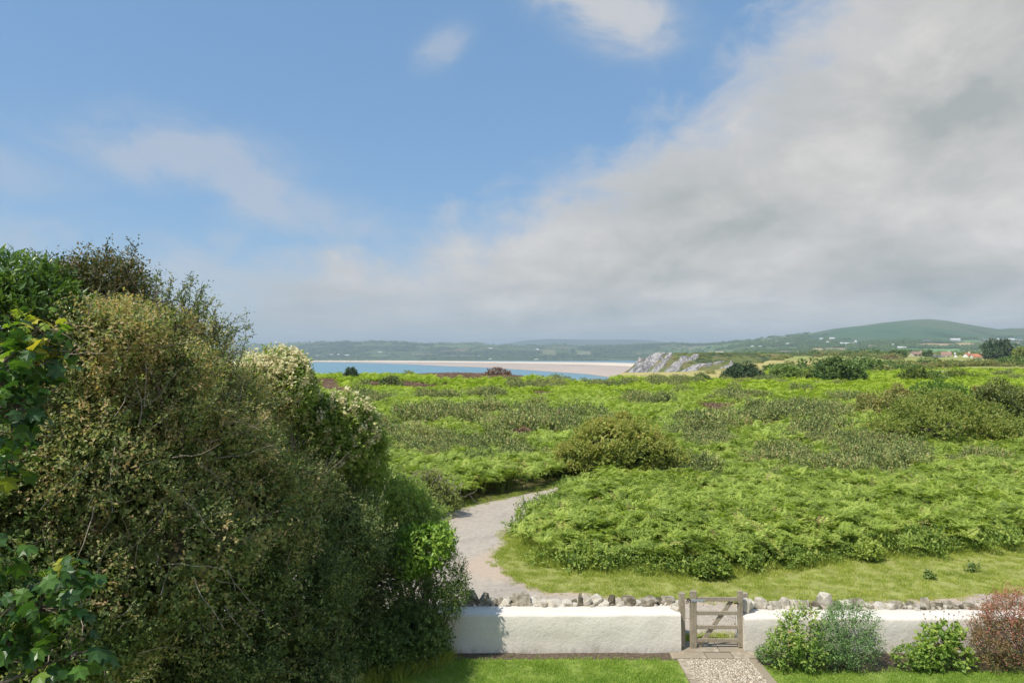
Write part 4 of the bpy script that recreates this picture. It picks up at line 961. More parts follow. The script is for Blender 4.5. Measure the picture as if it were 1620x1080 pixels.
wr = wall(4.43, 15.5, 0.635, 'white rendered garden wall with jagged stones along its back, right of the gate', Rs, 6)
# end stones by the gate
put_stone(wl, SM[2], (3.19 + 6.5, .27, .66), (.12, .16, .16), .3)
put_stone(wl, SM[5], (3.20 + 6.5, .12, .54), (.085, .10, .13), .1)
put_stone(wr, SM[4], (.10, .30, .78), (.13, .15, .19), .9, .5)
put_stone(wr, SM[7], (.24, .42, .74), (.09, .12, .13), .2)

# ------------------------------------------------------------------ gate
def board(name, lo, hi, parent, mat, off, bev=.006, rot=None):
    import bmesh
    bm = bmesh.new(); bmesh.ops.create_cube(bm, size=1)
    c = [(a + b) / 2 for a, b in zip(lo, hi)]; d_ = [b - a for a, b in zip(lo, hi)]
    for v in bm.verts: v.co.x *= d_[0]; v.co.y *= d_[1]; v.co.z *= d_[2]
    bmesh.ops.bevel(bm, geom=bm.edges[:], offset=bev, segments=2, affect='EDGES', profile=.6)
    for v in bm.verts: v.co.x += random.uniform(-.0015, .0015); v.co.z += random.uniform(-.0015, .0015)
    me = bpy.data.meshes.new(name); bm.to_mesh(me); bm.free(); me.materials.append(mat)
    o = add(name, me, parent, tuple(a - b for a, b in zip(c, off)))
    if rot: o.rotation_euler = rot
    return o
GY = 13.22
def post(x, y, w, h, label):
    r = empty('gate_post', (x, y, 0), label, 'gate post', 'wooden gate posts')
    o = board('post_shaft', (x - w / 2, y - w / 2, -.03), (x + w / 2, y + w / 2, h), r, M['gatewood'], (x, y, 0), .008)
    return r
lp_ = post(3.275, GY + .02, .105, 1.07, 'left wooden gate post against the end of the long white wall')
rp_ = post(4.655, 13.73, .10, .90, 'right wooden gate post standing behind the wall end and leaning stone')
gate = empty('garden_gate', (3.48, GY, 0), 'weathered grey wooden garden gate with four rails and a diagonal brace', 'gate')
go_ = (3.48, GY, 0); gw = M['gatewood']
board('stile', (3.425, GY - .035, .03), (3.550, GY + .035, 1.115), gate, gw, go_, .01)
board('stile', (4.342, GY - .035, .04), (4.435, GY + .035, 1.115), gate, gw, go_, .01)
for z0, z1 in ((.915, .995), (.655, .727), (.385, .457), (.135, .205)):
    board('rail', (3.552, GY - .022, z0), (4.340, GY + .008, z1), gate, gw, go_)
xa, za, xb, zb = 3.60, .045, 4.235, .915
ang = math.atan2(zb - za, xb - xa); Lb = math.hypot(xb - xa, zb - za); mx, mz = (xa + xb) / 2, (za + zb) / 2
b_ = board('brace', (mx - Lb / 2, GY + .010, mz - .042), (mx + Lb / 2, GY + .034, mz + .042), gate, gw, go_, .005, rot=(0, -ang, 0))
board('hinge_strap', (3.44, GY - .043, .912), (3.70, GY - .0355, .962), gate, M['steel'], go_, .003)
ge = Geo(); ge.tube([(0, 0, 0), (0, -.007, 0)], .008, 6); bh = ge.mesh('bolt_head', M['iron'])
for xx in (3.47, 3.53, 3.60, 3.67): add('bolt_head', bh, gate, (xx - go_[0], -.043, .937))
ge = Geo(); a = np.linspace(0, 2 * math.pi, 13)
for q in range(3): ge.tube(np.column_stack([3.385 + .024 * np.cos(a) - q * .012, GY - .045 + .008 * np.sin(a * 2) + 0 * a, .965 - q * .028 + .026 * np.sin(a)]), .006, 5)
ge.tube([(3.33, GY - .035, .98), (3.38, GY - .045, .97), (3.43, GY - .04, .945)], .009, 5)
add('chain', ge.mesh('chain', M['iron'], off=go_), gate)
board('latch', (4.26, GY - .045, .875), (4.345, GY - .030, .900), gate, M['iron'], go_, .003)

# path: edging and slabs
pr_ = empty('garden_path', (3.8, 12, 0), 'pale pebble path with flat edging stones leading to the gate', 'path')
def flag(x0, x1, y0, y1, z=.03, name='edging_stone'):
    o = board(name, (x0, y0, -.03), (x1, y1, z), pr_, M['slab'], (3.8, 12, 0), .008); return o
for sx in ((3.065, 3.20), (4.40, 4.56)):
    y = 12.74
    while y > 9.5:
        l = random.uniform(.7, .95); flag(sx[0] + random.uniform(-.008, .008), sx[1] + random.uniform(-.008, .008), y - l + .012, y, .022 + random.uniform(0, .01)); y -= l
flag(2.98, 3.62, 12.76, 13.02, .035, 'slab'); flag(3.635, 4.12, 12.77, 13.0, .03, 'slab'); flag(4.135, 4.66, 12.76, 13.04, .034, 'slab')
flag(3.18, 3.95, 13.05, 13.50, .028, 'slab'); flag(3.965, 4.43, 13.05, 13.50, .03, 'slab')

# ------------------------------------------------------------------ the big hedge on the left
g = np.random.default_rng(77)
haw = [PB(220, 625, 8.3, 95, 95, 1.0), PB(300, 600, 9.4, 58, 70, .8), PB(180, 740, 7.9, 135, 150, 1.1), PB(300, 720, 9.0, 110, 120, 1.1), PB(365, 660, 10.2, 62, 72, .8), PB(250, 880, 8.2, 150, 150, 1.1),
       PB(390, 820, 9.6, 105, 125, 1.1), PB(120, 960, 7.4, 140, 160, 1.0), PB(450, 800, 11.0, 75, 85, .9), PB(170, 560, 7.9, 80, 80, .9), PB(240, 530, 8.6, 48, 30, .5)]
sh = shrub('hawthorn', 'huge hawthorn with brown tinged small leaves filling the left of the garden', 'hawthorn', (-4.4, 8.6, 0), haw, 'hawthorn', 300000, .041, g, r0=.11, nb=8, twigmat=M['bark'], k=6, twig=.16, lump=.26, freq=3, inner=.10, seed=1, tone_mu=.60, tone_sd=.26, warm_top=.35, lumps=(24, .18, .50), core=36000, gapth=.46)  # leaf tone rises with height, the sunlit top put into the colour
def sprays(parent, base, blobs, n, leafmat, leaf, g, L0=.35, L1=.85, mu=.5, aspect=.6):
    # long leafy shoots standing out of the crown, which leave its outline ragged
    P, Dd = crown_pts(blobs, n, g, .2, 2, 0, .06, 5); st_ = Geo(); lf = Geo()
    for p, d_ in zip(P, Dd):
        t_ = nrm(d_ * .8 + unit(1, g)[0] * .55 + np.array([0, 0, .65])); L = g.uniform(L0, L1); pts = [p - t_ * .1]
        for q in range(6): t_ = nrm(t_ + unit(1, g)[0] * .22 + np.array([0, 0, -.05])); pts.append(pts[-1] + t_ * L / 6)
        pts = np.array(pts); st_.tube(pts, np.linspace(.006, .0018, 7), 4, tone=.4)
        m = int(L / .018); u = g.random(m) * 6; i = np.minimum(u.astype(int), 5); Q = pts[i] + (pts[i + 1] - pts[i]) * (u - i)[:, None]; A = nrm(unit(m, g) + t_ * .6)
        leaves(Q + A * (g.random((m, 1)) ** 2) * .07, A, unit(m, g) * .7 + np.array([0, 0, .8]), leaf * g.uniform(.6, 1.3, m), leaf * aspect, np.clip(mu + g.normal(0, .1) + g.normal(0, .15, m), 0, 1), lf)
    add('shoot_stems', st_.mesh('shoot_stems', M['bark'], off=base), parent, kind='stuff'); add('shoot_leaves', lf.mesh('shoot_leaves', leafmat, off=base), parent, kind='stuff')
sprays(sh, (-4.4, 8.6, 0), haw, 420, M['hawthorn'], .042, g)
# bare grey twigs poking out of it and long leafy leaders against the sky
ge = Geo(); tw = Geo()
for q in range(300):
    b = haw[g.integers(len(haw))]; d_ = unit(1, g)[0]; d_ = nrm(np.array([d_[0] + .5, d_[1] - .6, d_[2] * .7 + .2])); p = np.array(b[:3]) + d_ * np.array(b[3:]) * g.uniform(.85, 1.0)
    t_ = nrm(d_ * .5 + unit(1, g)[0] * .8); L = g.uniform(.25, .8); pts = [p]; 
    for s_ in range(5): t_ = nrm(t_ + unit(1, g)[0] * .35); pts.append(pts[-1] + t_ * L / 5)
    ge.tube(pts, np.linspace(.007, .002, 6), 4)
add('bare_twigs', ge.mesh('bare_twigs', M['twig'], off=(-4.4, 8.6, 0)), sh, kind='stuff')
def leaders(spots, leafmat, parent, base, leaf=.035):
    ge = Geo(); lf = Geo()
    for (x0, y0, x1, y1, Dd) in spots:
        a = np.array(WD(x0, y0, Dd)); b = np.array(WD(x1, y1, Dd)); L = np.linalg.norm(b - a)
        s_ = np.linspace(0, 1, 8)[:, None]; pts = a + (b - a) * s_ + np.cumsum(g.normal(0, .012, (8, 3)), 0)
        ge.tube(pts, np.linspace(.007, .002, 8), 4)
        n = int(L / .007); u = g.random(n); P = np.column_stack([np.interp(u, s_[:, 0], pts[:, i]) for i in range(3)])
        dd = nrm(b - a); A = nrm(unit(n, g) + dd * .4); P = P + A * (g.random((n, 1)) ** 2) * .09
        leaves(P, A, unit(n, g) + np.array([0, 0, .5]), leaf * g.uniform(.6, 1.2, n), leaf * .6, np.clip(g.normal(.35, .2, n), 0, 1), lf)
        for _ in range(4):
            k_ = g.integers(1, 7); e = pts[k_] + nrm(dd + unit(1, g)[0] * .9) * L * .35; ge.tube([pts[k_], (pts[k_] + e) / 2 + g.normal(0, .01, 3), e], [.004, .003, .0015], 4)
            m = max(3, int(L * 16)); u = g.random((m, 1)); P = pts[k_] + (e - pts[k_]) * u; A = unit(m, g); leaves(P + A * .01, A, unit(m, g) + np.array([0, 0, .5]), leaf, leaf * .6, np.clip(g.normal(.4, .2, m), 0, 1), lf)
    add('leader_stems', ge.mesh('leader_stems', M['bark'], off=base), parent, kind='stuff'); add('leader_leaves', lf.mesh('leader_leaves', leafmat, off=base), parent, kind='stuff')
leaders([(x_, y_, x_ + g.uniform(-8, 26), y_ - g.uniform(35, 75), 9.0) for x_, y_ in zip(g.uniform(150, 390, 46), g.uniform(500, 580, 46)) if y_ > 440 + (x_ - 150) * .42] + [(235, 480, 238, 432, 8.6), (262, 480, 266, 440, 8.6), (285, 480, 308, 440, 9), (290, 500, 330, 450, 9.0), (310, 500, 320, 462, 9.2), (325, 510, 345, 480, 9.3), (320, 530, 382, 485, 9.3), (345, 545, 396, 512, 9.6), (300, 480, 303, 436, 9.1),
         (340, 560, 390, 545, 9.6), (355, 560, 372, 525, 9.6), (245, 470, 250, 436, 8.4), (330, 500, 338, 474, 9.2), (215, 470, 225, 440, 8.4), (350, 550, 380, 508, 9.7), (270, 480, 292, 452, 8.8)], M['hawthorn'], sh, (-4.4, 8.6, 0))
dk = [PB(165, 455, 8.7, 62, 48, .8), PB(130, 500, 8.6, 60, 60, .8), PB(190, 500, 8.8, 50, 50, .7), PB(90, 470, 8.7, 40, 40, .7)]
s2 = shrub('thorn_tree', 'dark brownish thorn tree standing tallest at the top left of the hedge', 'tree', (-5.4, 9.3, 0), dk, 'hawthorn_dark', 24000, .04, g, r0=.09, k=6, twig=.18, lump=.26, freq=3, seed=4, tone_mu=.5, tone_sd=.25, shell=.2, lumps=(26, .14, .30), core=2500)
leaders([(120, 450, 112, 410, 8.6), (150, 430, 168, 395, 8.7), (185, 440, 205, 412, 8.8), (200, 440, 222, 390, 8.8), (140, 430, 132, 408, 8.7), (62, 450, 60, 398, 8.6), (36, 450, 37, 392, 8.6), (82, 450, 84, 405, 8.6), (165, 420, 176, 388, 8.7), (10, 440, 8, 415, 8.6), (100, 445, 97, 420, 8.6), (205, 450, 214, 425, 8.9), (180, 430, 192, 402, 8.8)], M['hawthorn_dark'], s2, (-5.4, 9.3, 0))
lb = [PB(30, 455, 7.6, 60, 40, .6), PB(60, 500, 7.5, 60, 50, .6), PB(5, 520, 7.3, 60, 70, .7)]
shrub('bay_shrub', 'glossy green leathery leaved shrub at the far left above the sycamore', 'shrub', (-5.8, 8.0, 0), lb, 'glossy', 9000, .10, g, r0=.06, k=6, twig=.16, lump=.2, freq=2, seed=7, tone_mu=.5, aspect=.36, up=1.2)
# left filler low down, in the shade
lf_ = [PB(20, 720, 7.6, 110, 120, .9), PB(-40, 900, 7.0, 150, 200, 1.0), PB(60, 1040, 7.2, 150, 140, 1.0)]
shrub('privet', 'small leaved green shrub low at the left edge behind the sycamore', 'shrub', (-5.6, 7.4, 0), lf_, 'smallgreen', 50000, .05, g, r0=.06, k=6, twig=.16, lump=.25, freq=3, seed=9, tone_mu=.35, lumps=(34, .16, .36), core=9000)
# lower hedge body, its shade put into a darker leaf tone
lo1 = [PB(330, 990, 9.3, 150, 150, 1.0), PB(455, 930, 10.4, 105, 120, 1.0), PB(530, 850, 11.6, 75, 75, .9), PB(465, 1050, 10.6, 85, 85, .7), PB(200, 1080, 8.6, 160, 150, 1.0), PB(545, 975, 11.9, 50, 60, .5), PB(600, 910, 12.5, 50, 60, .4)]
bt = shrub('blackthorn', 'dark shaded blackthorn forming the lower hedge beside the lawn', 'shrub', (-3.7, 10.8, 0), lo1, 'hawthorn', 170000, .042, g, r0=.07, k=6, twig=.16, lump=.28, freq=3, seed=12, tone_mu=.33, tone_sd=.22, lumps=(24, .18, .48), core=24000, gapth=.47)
sprays(bt, (-3.7, 10.8, 0), lo1, 260, M['hawthorn'], .042, g, mu=.4)
def flowering(label, base, blobs, n, nf, seed, g):
    r = shrub('flowering_shrub', label, 'shrub', base, blobs, 'privet', n, .075, g, r0=.05, k=6, twig=.18, lump=.2, freq=2, seed=seed, tone_mu=.55, aspect=.5, core=1200)
    P, Dd = crown_pts(blobs, nf * 4, g, .22, 2, 0, .05, seed); q_ = (Dd[:, 2] > .0) | (Dd[:, 1] < -.4); P = P[q_][:nf]; Dd = Dd[q_][:nf]; P = P + Dd * .05
    ge = Geo(); m = 30
    for j in range(m):
        q = P + np.array([0, 0, .07]) + g.normal(0, .032, P.shape) + np.array([0, 0, 1]) * np.abs(g.normal(0, .035, (len(P), 1)))
        leaves(q, unit(len(P), g), unit(len(P), g) * .6 + np.array([0, -.3, 1]), .052, .045, g.random(len(P)), ge)
    add('blossom', ge.mesh('blossom', M['cream'], off=base), r); sprays(r, base, blobs, 70, M['privet'], .07, g, .2, .45, .7, .5); return r
flowering('flowering shrub with cream blossom heads reaching the sea view at the hedge top', (-3.9, 11.6, 0), [PB(430, 600, 11.4, 52, 34, .6), PB(455, 620, 11.2, 34, 40, .5), PB(400, 620, 11.0, 50, 42, .5)], 14000, 240, 21, g)
flowering('lower flowering shrub with cream blossom beside the green heath', (-2.9, 12.6, 0), [PB(545, 700, 12.3, 52, 58, .6), PB(575, 715, 12.5, 30, 48, .5), PB(500, 680, 12.0, 45, 50, .5), PB(540, 660, 12.2, 40, 30, .5)], 17000, 190, 22, g)
hm = shrub('hedge_maple', 'olive green small leaved bush at the road corner behind the wall end', 'shrub', (-1.9, 14.0, 0), [PB(630, 820, 13.4, 62, 60, .7), PB(590, 790, 13.2, 55, 55, .7), PB(675, 835, 13.6, 34, 34, .5), PB(560, 770, 13.0, 50, 50, .6)], 'maple', 42000, .045, g, r0=.05, k=6, twig=.14, lump=.25, freq=3, seed=14, tone_mu=.6, lumps=(30, .14, .28), core=4000)
sprays(hm, (-1.9, 14.0, 0), [PB(630, 820, 13.4, 62, 60, .7), PB(675, 835, 13.6, 34, 34, .5)], 90, M['maple'], .045, g, .2, .5, .7)
shrub('broad_leaf_shrub', 'bright broad leaved shrub catching the sun above the end of the white wall', 'shrub', (-1.75, 12.7, 0), [PB(672, 865, 12.6, 40, 34, .45), PB(650, 880, 12.6, 30, 28, .4), PB(690, 850, 12.7, 22, 18, .3)], 'bright', 5200, .085, g, r0=.035, k=6, twig=.16, lump=.35, shell=.25, freq=3.5, seed=15, tone_mu=.6, aspect=.5)
shrub('spindle_bush', 'fine leaved dark green bush overhanging the left end of the white wall', 'shrub', (-1.6, 12.85, 0), [PB(705, 910, 12.75, 34, 34, .35), PB(690, 950, 12.8, 36, 34, .35), PB(720, 935, 12.7, 20, 22, .25), PB(655, 950, 12.8, 34, 50, .4)], 'smallgreen', 20000, .032, g, r0=.03, k=6, twig=.16, lump=.3, freq=3, seed=16, tone_mu=.4, core=900)
shrub('ivy', 'ivy and undergrowth tangled at the foot of the hedge by the wall', 'ivy', (-2.4, 12.4, 0), [PB(640, 1000, 12.4, 60, 42, .4), PB(570, 1010, 12.1, 70, 45, .5), PB(500, 1040, 11.6, 80, 50, .5), PB(680, 1005, 12.7, 24, 26, .25)], 'smallgreen', 26000, .055, g, r0=.02, k=6, twig=.15, lump=.3, freq=2.5, seed=17, tone_mu=.3, aspect=.7, core=4000)
# long grass at the foot of the hedge
lg = [tuft_proto(g, 60, .38, .16, M['verge'], w=.011, lean=.45) for _ in range(3)]
nl = 260; sx_ = g.uniform(0, 1, nl); hx = np.interp(sx_, [0, .5, 1], [-3.1, -2.2, -1.25]) + g.normal(0, .13, nl); hy_ = np.interp(sx_, [0, .5, 1], [11.0, 12.1, 12.85]) + g.normal(0, .08, nl)
scatter('long_grass', lg, np.column_stack([hx, hy_, 0 * hx]), rotz(nl, g, .1), g.uniform(.5, 1.0, nl), g.integers(0, 3, nl), 'long unmown grass fringing the foot of the hedge', 'grass')

# sycamore: each big leaf is its own piece
def syc_leaf(seed):
    g_ = np.random.default_rng(seed); lobes = [(-155, .50), (-125, .46), (-95, .80), (-68, .60), (-42, .95), (-22, .68), (0, 1.05), (22, .68), (42, .95), (68, .60), (95, .80), (125, .46), (155, .50)]
    V = [(0, 0, 0)]
    for a, r in lobes:
        r *= g_.uniform(.92, 1.08); V.append((r * math.sin(R(a)) * .55, r * math.cos(R(a)) * .55 + .25, -.10 * r * r + .05 * math.cos(R(a) * 5)))
    V[0] = (0, .05, 0); V.append((0, .3, .035)); c = len(V) - 1
    T = [(c, i + 1, i) for i in range(1, len(lobes))] + [(c, 1, 0), (c, 0, len(lobes))]
    ge = Geo(); ge.put(V, T=T, tone=.5); ge.tube([(0, .06, 0), (0, -.3, .03)], [.012, .010], 3, tone=.9); return ge.mesh('leaf', M['sycamore'])
LM = [syc_leaf(i) for i in range(4)]
LY = [m_.copy() for m_ in LM]
M['young'] = leaf_mat('young_sycamore_leaf', [(0.0, (0.14, 0.26, 0.03)), (0.5, (0.30, 0.42, 0.05)), (1.0, (0.60, 0.50, 0.06))], trans=0.4, rnd=0.9)
for m_ in LY: m_.materials.clear(); m_.materials.append(M['young'])
def sycamore():
    base = (-5.6, 6.2, 0); root = empty('sycamore', base, 'sycamore with large lobed leaves hanging into view at the far left', 'tree')
    g = np.random.default_rng(55); br = Geo()
    br.tube([(-5.6, 6.2, -.1), (-5.5, 6.15, 2), (-5.3, 6.0, 4), (-5.2, 5.9, 5.4)], [.14, .11, .08, .04], 8)
    spots = []
    for (px, py, rx, ry, Dd, n, young) in [(45, 560, 62, 60, 6.1, 70, .35), (30, 640, 60, 60, 6.0, 62, 0), (60, 520, 50, 40, 6.2, 40, .7), (15, 720, 40, 50, 6.0, 26, 0), (110, 905, 52, 38, 5.8, 44, .25), (70, 960, 70, 55, 5.7, 60, 0), (20, 1010, 50, 60, 5.6, 40, 0), (120, 1030, 50, 40, 5.7, 24, 0), (-10, 880, 40, 60, 5.7, 20, 0)]:
        c = np.array(WD(px, py, Dd)); s0 = np.array([-5.35, 6.05, max(.8, c[2] - .9)])
        br.tube([s0, (s0 + c) / 2 + g.normal(0, .06, 3), c], [.03, .02, .008], 5)
        for q in range(n):
            d_ = unit(1, g)[0]; p = c + d_ * np.array([rx * Dd / F, .32, ry * Dd / F]) * g.uniform(.35, 1.0)
            dz_ = (p[2] - c[2]) / (ry * Dd / F); big = np.clip(.15 - .03 * dz_ + g.normal(0, .02), .09, .2) * (.72 if young > .5 else 1)
            yaw = g.uniform(-2.6, 2.6) + (math.pi if g.random() < .5 else 0); pitch = -g.uniform(.2, 1.1)
            o = add('leaf', (LY if g.random() < young * (1.0 if dz_ > 0 else .4) else LM)[g.integers(4)], root, tuple(p - np.array(base))); o.scale = (big * 1.25,) * 3
            o.rotation_euler = (pitch, g.normal(0, .3), yaw)
            if q % 3 == 0: br.tube([c, (c + p) / 2 + g.normal(0, .02, 3), p], [.008, .005, .003], 4)
    add('trunk', br.mesh('trunk', M['bark'], off=base), root)
sycamore()

# ------------------------------------------------------------------ bed plants by the right wall
g = np.random.default_rng(88)
shrub('hydrangea', 'yellow green shrub with pinkish shoot tips nearest the gate in the right bed', 'shrub', (5.35, 12.55, 0), [PB(1262, 1000, 12.5, 34, 40, .3), PB(1240, 1020, 12.4, 30, 24, .3), PB(1275, 1025, 12.4, 30, 22, .3)], 'limeleaf', 4600, .055, g, r0=.012, k=6, twig=.14, lump=.4, shell=.26, freq=4, seed=31, tone_mu=.45, tone_sd=.25, warm_top=.5)
shrub('blue_green_shrub', 'tall blue green bushy shrub beside the yellow green one against the wall', 'shrub', (6.05, 12.5, 0), [PB(1335, 1000, 12.5, 42, 36, .32), PB(1340, 980, 12.6, 34, 26, .28), PB(1350, 1025, 12.4, 38, 24, .3), PB(1310, 1015, 12.4, 26, 30, .28)], 'bluegreen', 11000, .034, g, r0=.014, k=6, twig=.16, lump=.4, shell=.28, freq=4, seed=32, tone_mu=.5)
shrub('ground_cover_plant', 'low straggling plant at the corner of the bed beside the gate slab', 'plant', (4.85, 12.6, 0), [PB(1222, 1030, 12.5, 26, 10, .25), PB(1205, 1031, 12.6, 12, 8, .15)], 'bluegreen', 1700, .035, g, r0=.008, nb=4, k=5, twig=.06, lump=.3, freq=6, seed=33, tone_mu=.4)
r = shrub('mallow', 'broad leaved plant with dry seed heads on tall stalks in the right bed', 'plant', (7.65, 12.5, 0), [PB(1478, 1016, 12.45, 28, 26, .26), PB(1505, 1034, 12.4, 26, 15, .24), PB(1466, 1036, 12.4, 26, 15, .24), PB(1495, 996, 12.5, 20, 12, .2)], 'limeleaf', 1900, .08, g, r0=.012, k=5, twig=.1, lump=.4, shell=.3, freq=4, seed=34, tone_mu=.5, tone_sd=.2, aspect=.8)
ge = Geo()
for px, py in ((1457, 968), (1467, 964), (1476, 972), (1489, 964), (1497, 968), (1505, 970), (1513, 965), (1460, 975), (1519, 972), (1484, 975)):
    e = np.array(WD(px, py, 12.5)); b = np.array(WD(1484 + (px - 1484) * .5, 1015, 12.45)); ge.tube([b, (b + e) / 2 + g.normal(0, .01, 3), e], [.003, .0025, .002], 4, tone=.2)
    leaves(np.repeat(e[None], 8, 0), unit(8, g), unit(8, g), .022, .018, .5, ge)
add('seed_heads', ge.mesh('seed_heads', M['heather'], off=(7.65, 12.5, 0)), r)
shrub('geranium', 'small low leafy clump left of the seed head plant', 'plant', (7.15, 12.4, 0), [PB(1435, 1034, 12.35, 24, 15, .22), PB(1455, 1042, 12.3, 16, 12, .2)], 'limeleaf', 1500, .05, g, r0=.008, nb=4, k=5, twig=.06, lump=.3, freq=6, seed=35, tone_mu=.4)
shrub('barberry', 'dark red and green barberry bush at the right end of the bed', 'shrub', (9.1, 12.55, 0), [PB(1590, 1000, 12.5, 50, 46, .5), PB(1600, 970, 12.6, 44, 34, .45), PB(1560, 1025, 12.4, 26, 24, .35), PB(1640, 1000, 12.5, 40, 44, .4)], 'red', 17000, .034, g, r0=.015, k=6, twig=.18, lump=.32, freq=3.5, seed=36, tone_mu=.42, tone_sd=.3, warm_top=.8, shell=.28)

# ------------------------------------------------------------------ single bushes on the heath
def bush(name, label, cat, px, py, wpx, hpx, mat, n, leafpx=4.0, seed=0, Dd=None, nblob=5, flat=1.0, skew=0.0, group=None, **kw):
    g = np.random.default_rng(1000 + seed)
    if Dd is None: x, Y, _ = W(px, py, 0)
    else: Y = Dd; x = (px - CX) * Y / F
    zb = float(gz(np.array([x]), np.array([Y]))[0]); FLOOR[0] = zb; w = wpx * Y / F; h = hpx * Y / F
    B = []
    for i in range(nblob):
        u = (i + .5) / nblob - .5; top = (1 - (abs(u) * 1.7) ** 2 * .75) * (1 + skew * u * 2)
        B.append((x + u * w * .72, Y + g.normal(0, .10 * w), zb + h * top * .50, w * (.62 / nblob + .13), w * .26, max(h * top * .5, h * .2)))
    B.append((x + skew * .1 * w, Y + .05 * w, zb + h * .5, w * .33, w * .3, h * .46))
    opt = dict(k=5, twig=leafpx * Y / F * 1.2, lump=.28, freq=3.5 / max(w, .3), inner=.15, seed=seed, tone_mu=.45, up=.8); opt.update(kw)
    if w > 1.6 and 'lumps' not in opt: opt['lumps'] = (9, w * .045, w * .10); opt['core'] = n // 14
    group = group or {'gorse': 'gorse bushes scattered over the heath', 'shrub': 'wild shrubs on the heath', 'tree': 'trees on the common beyond the bracken', 'hawthorn': 'hawthorns on the heath', 'bramble': 'brambles round the bracken', 'plant': 'weeds on the verge'}.get(cat)
    return shrub(name, label, cat, (x, Y, zb), B, mat, n, leafpx * Y / F, g, group=group, r0=w * .02, nb=4, **opt)
B_ = bush
B_('hawthorn', 'rounded golden olive hawthorn beside the bend where the road disappears', 'hawthorn', 985, 757, 205, 104, 'golden', 56000, 3.2, 1, tone_mu=.68, nblob=7, lump=.25, lumps=(16, .16, .36), core=9000)
rr = B_('dying_thorn', 'half bare olive thorn bush with grey twigs on the near side of the road bend', 'shrub', 672, 812, 110, 66, 'olive', 7500, 3.8, 2, warm_top=.3)
ge = Geo(); g = np.random.default_rng(3); b0 = np.array(rr.location)
for q in range(70):
    c = b0 + np.array([g.normal(0, .7), g.normal(0, .3), g.uniform(.5, 1.4)]); t_ = nrm(unit(1, g)[0] + np.array([0, -.2, .4])); pts = [c]
    for s_ in range(5): t_ = nrm(t_ + unit(1, g)[0] * .5); pts.append(pts[-1] + t_ * .13)
    ge.tube(pts, np.linspace(.013, .003, 6), 4)
add('bare_twigs', ge.mesh('bare_twigs', M['twig'], off=tuple(b0)), rr)
B_('thorn_bush', 'brown domed windswept thorn bush left of the bright green clump', 'shrub', 1392, 672, 104, 58, 'olive', 14000, 3.0, 3, skew=.5, tone_mu=.72)
B_('sallow_bush', 'bright green leafy sallow at the top of the right hand thicket', 'shrub', 1490, 664, 132, 60, 'limeleaf', 14000, 3.2, 4, tone_mu=.22, tone_sd=.12)
B_('sallow_bush', 'yellow green bush between the brown dome and the bright sallow', 'shrub', 1438, 676, 74, 46, 'golden', 5000, 3.4, 5, tone_mu=.3)
B_('hawthorn', 'broad olive hawthorn thicket at the foot of the right hand clump', 'hawthorn', 1500, 712, 225, 92, 'golden', 34000, 3.2, 6, nblob=8, tone_mu=.5)
B_('hawthorn', 'brown green hawthorn at the right edge above the thicket', 'hawthorn', 1582, 694, 120, 92, 'olive', 16000, 3.6, 7)
B_('gorse_bush', 'dark gorse bush right of the brown dome near the right edge', 'gorse', 1400, 712, 100, 26, 'gorse', 7000, 3.4, 8)
B_('bramble', 'small dense green bush at the right edge near the pale rock', 'shrub', 1612, 652, 50, 36, 'tree', 4000, 3.2, 9, tone_mu=.7)
B_('thorn_bush', 'reddish brown scrub bush behind the right hand thicket', 'shrub', 1560, 640, 60, 26, 'olive', 4000, 3.2, 10, tone_mu=.7)
B_('bramble', 'green bush at the right edge below the pale rock', 'shrub', 1625, 712, 60, 50, 'tree', 4500, 3.2, 11, tone_mu=.75)
B_('pine_tree', 'dark windswept tree in front of the yellow field, left of three', 'tree', 1172, 607, 64, 32, 'pine', 8000, 3.0, 12, nblob=6, skew=.1, tone_mu=.5)
B_('gorse_bush', 'small golden flowered gorse bush below the dark windswept tree', 'gorse', 1168, 613, 30, 13, 'golden', 2500, 2.4, 13, tone_mu=.75)
B_('gorse_bush', 'small dark green bush left of the windswept tree', 'gorse', 1108, 611, 34, 19, 'gorse', 2600, 2.6, 14, tone_mu=.2)
B_('oak_tree', 'mid green spreading tree in the middle of three before the yellow field', 'tree', 1245, 607, 66, 30, 'tree', 8000, 3.0, 15, tone_mu=.7)
B_('oak_tree', 'tallest dark green spreading tree right of the yellow field', 'tree', 1326, 611, 76, 44, 'tree', 11000, 3.2, 16, nblob=6, tone_mu=.45)
B_('sallow_bush', 'olive bush filling the gap between the two spreading trees', 'shrub', 1284, 609, 40, 24, 'golden', 3200, 2.6, 17, tone_mu=.4)
B_('sallow_bush', 'pale grey green low bush in front of the spreading trees', 'shrub', 1296, 617, 38, 12, 'gorse', 2600, 2.4, 18, tone_mu=.85)
B_('juniper', 'small dark conical bush standing on the seaward edge', 'shrub', 556, 611, 26, 24, 'pine', 2600, 2.4, 19, nblob=3, tone_mu=.6)
B_('gorse_bush', 'dark bush ringed by brown heather near the seaward edge', 'gorse', 618, 619, 38, 22, 'gorse', 2600, 2.4, 20, tone_mu=.25)
B_('thorn_bush', 'brown mound of scrub rising on the skyline against the water', 'shrub', 787, 602, 40, 16, 'heather', 2500, 2.2, 21)
B_('gorse_bush', 'dark olive bush alone in the bracken below the yellow field', 'gorse', 976, 621, 34, 15, 'gorse', 2600, 2.4, 22, tone_mu=.3)
B_('gorse_bush', 'lone grey green gorse bush in the bright bracken below the windswept tree', 'gorse', 1150, 641, 34, 14, 'gorse', 2600, 2.6, 23)
B_('gorse_bush', 'dark upright gorse on the left of the gorse band near the blossom', 'gorse', 628, 694, 44, 22, 'gorse', 4000, 3.2, 24, tone_mu=.2)
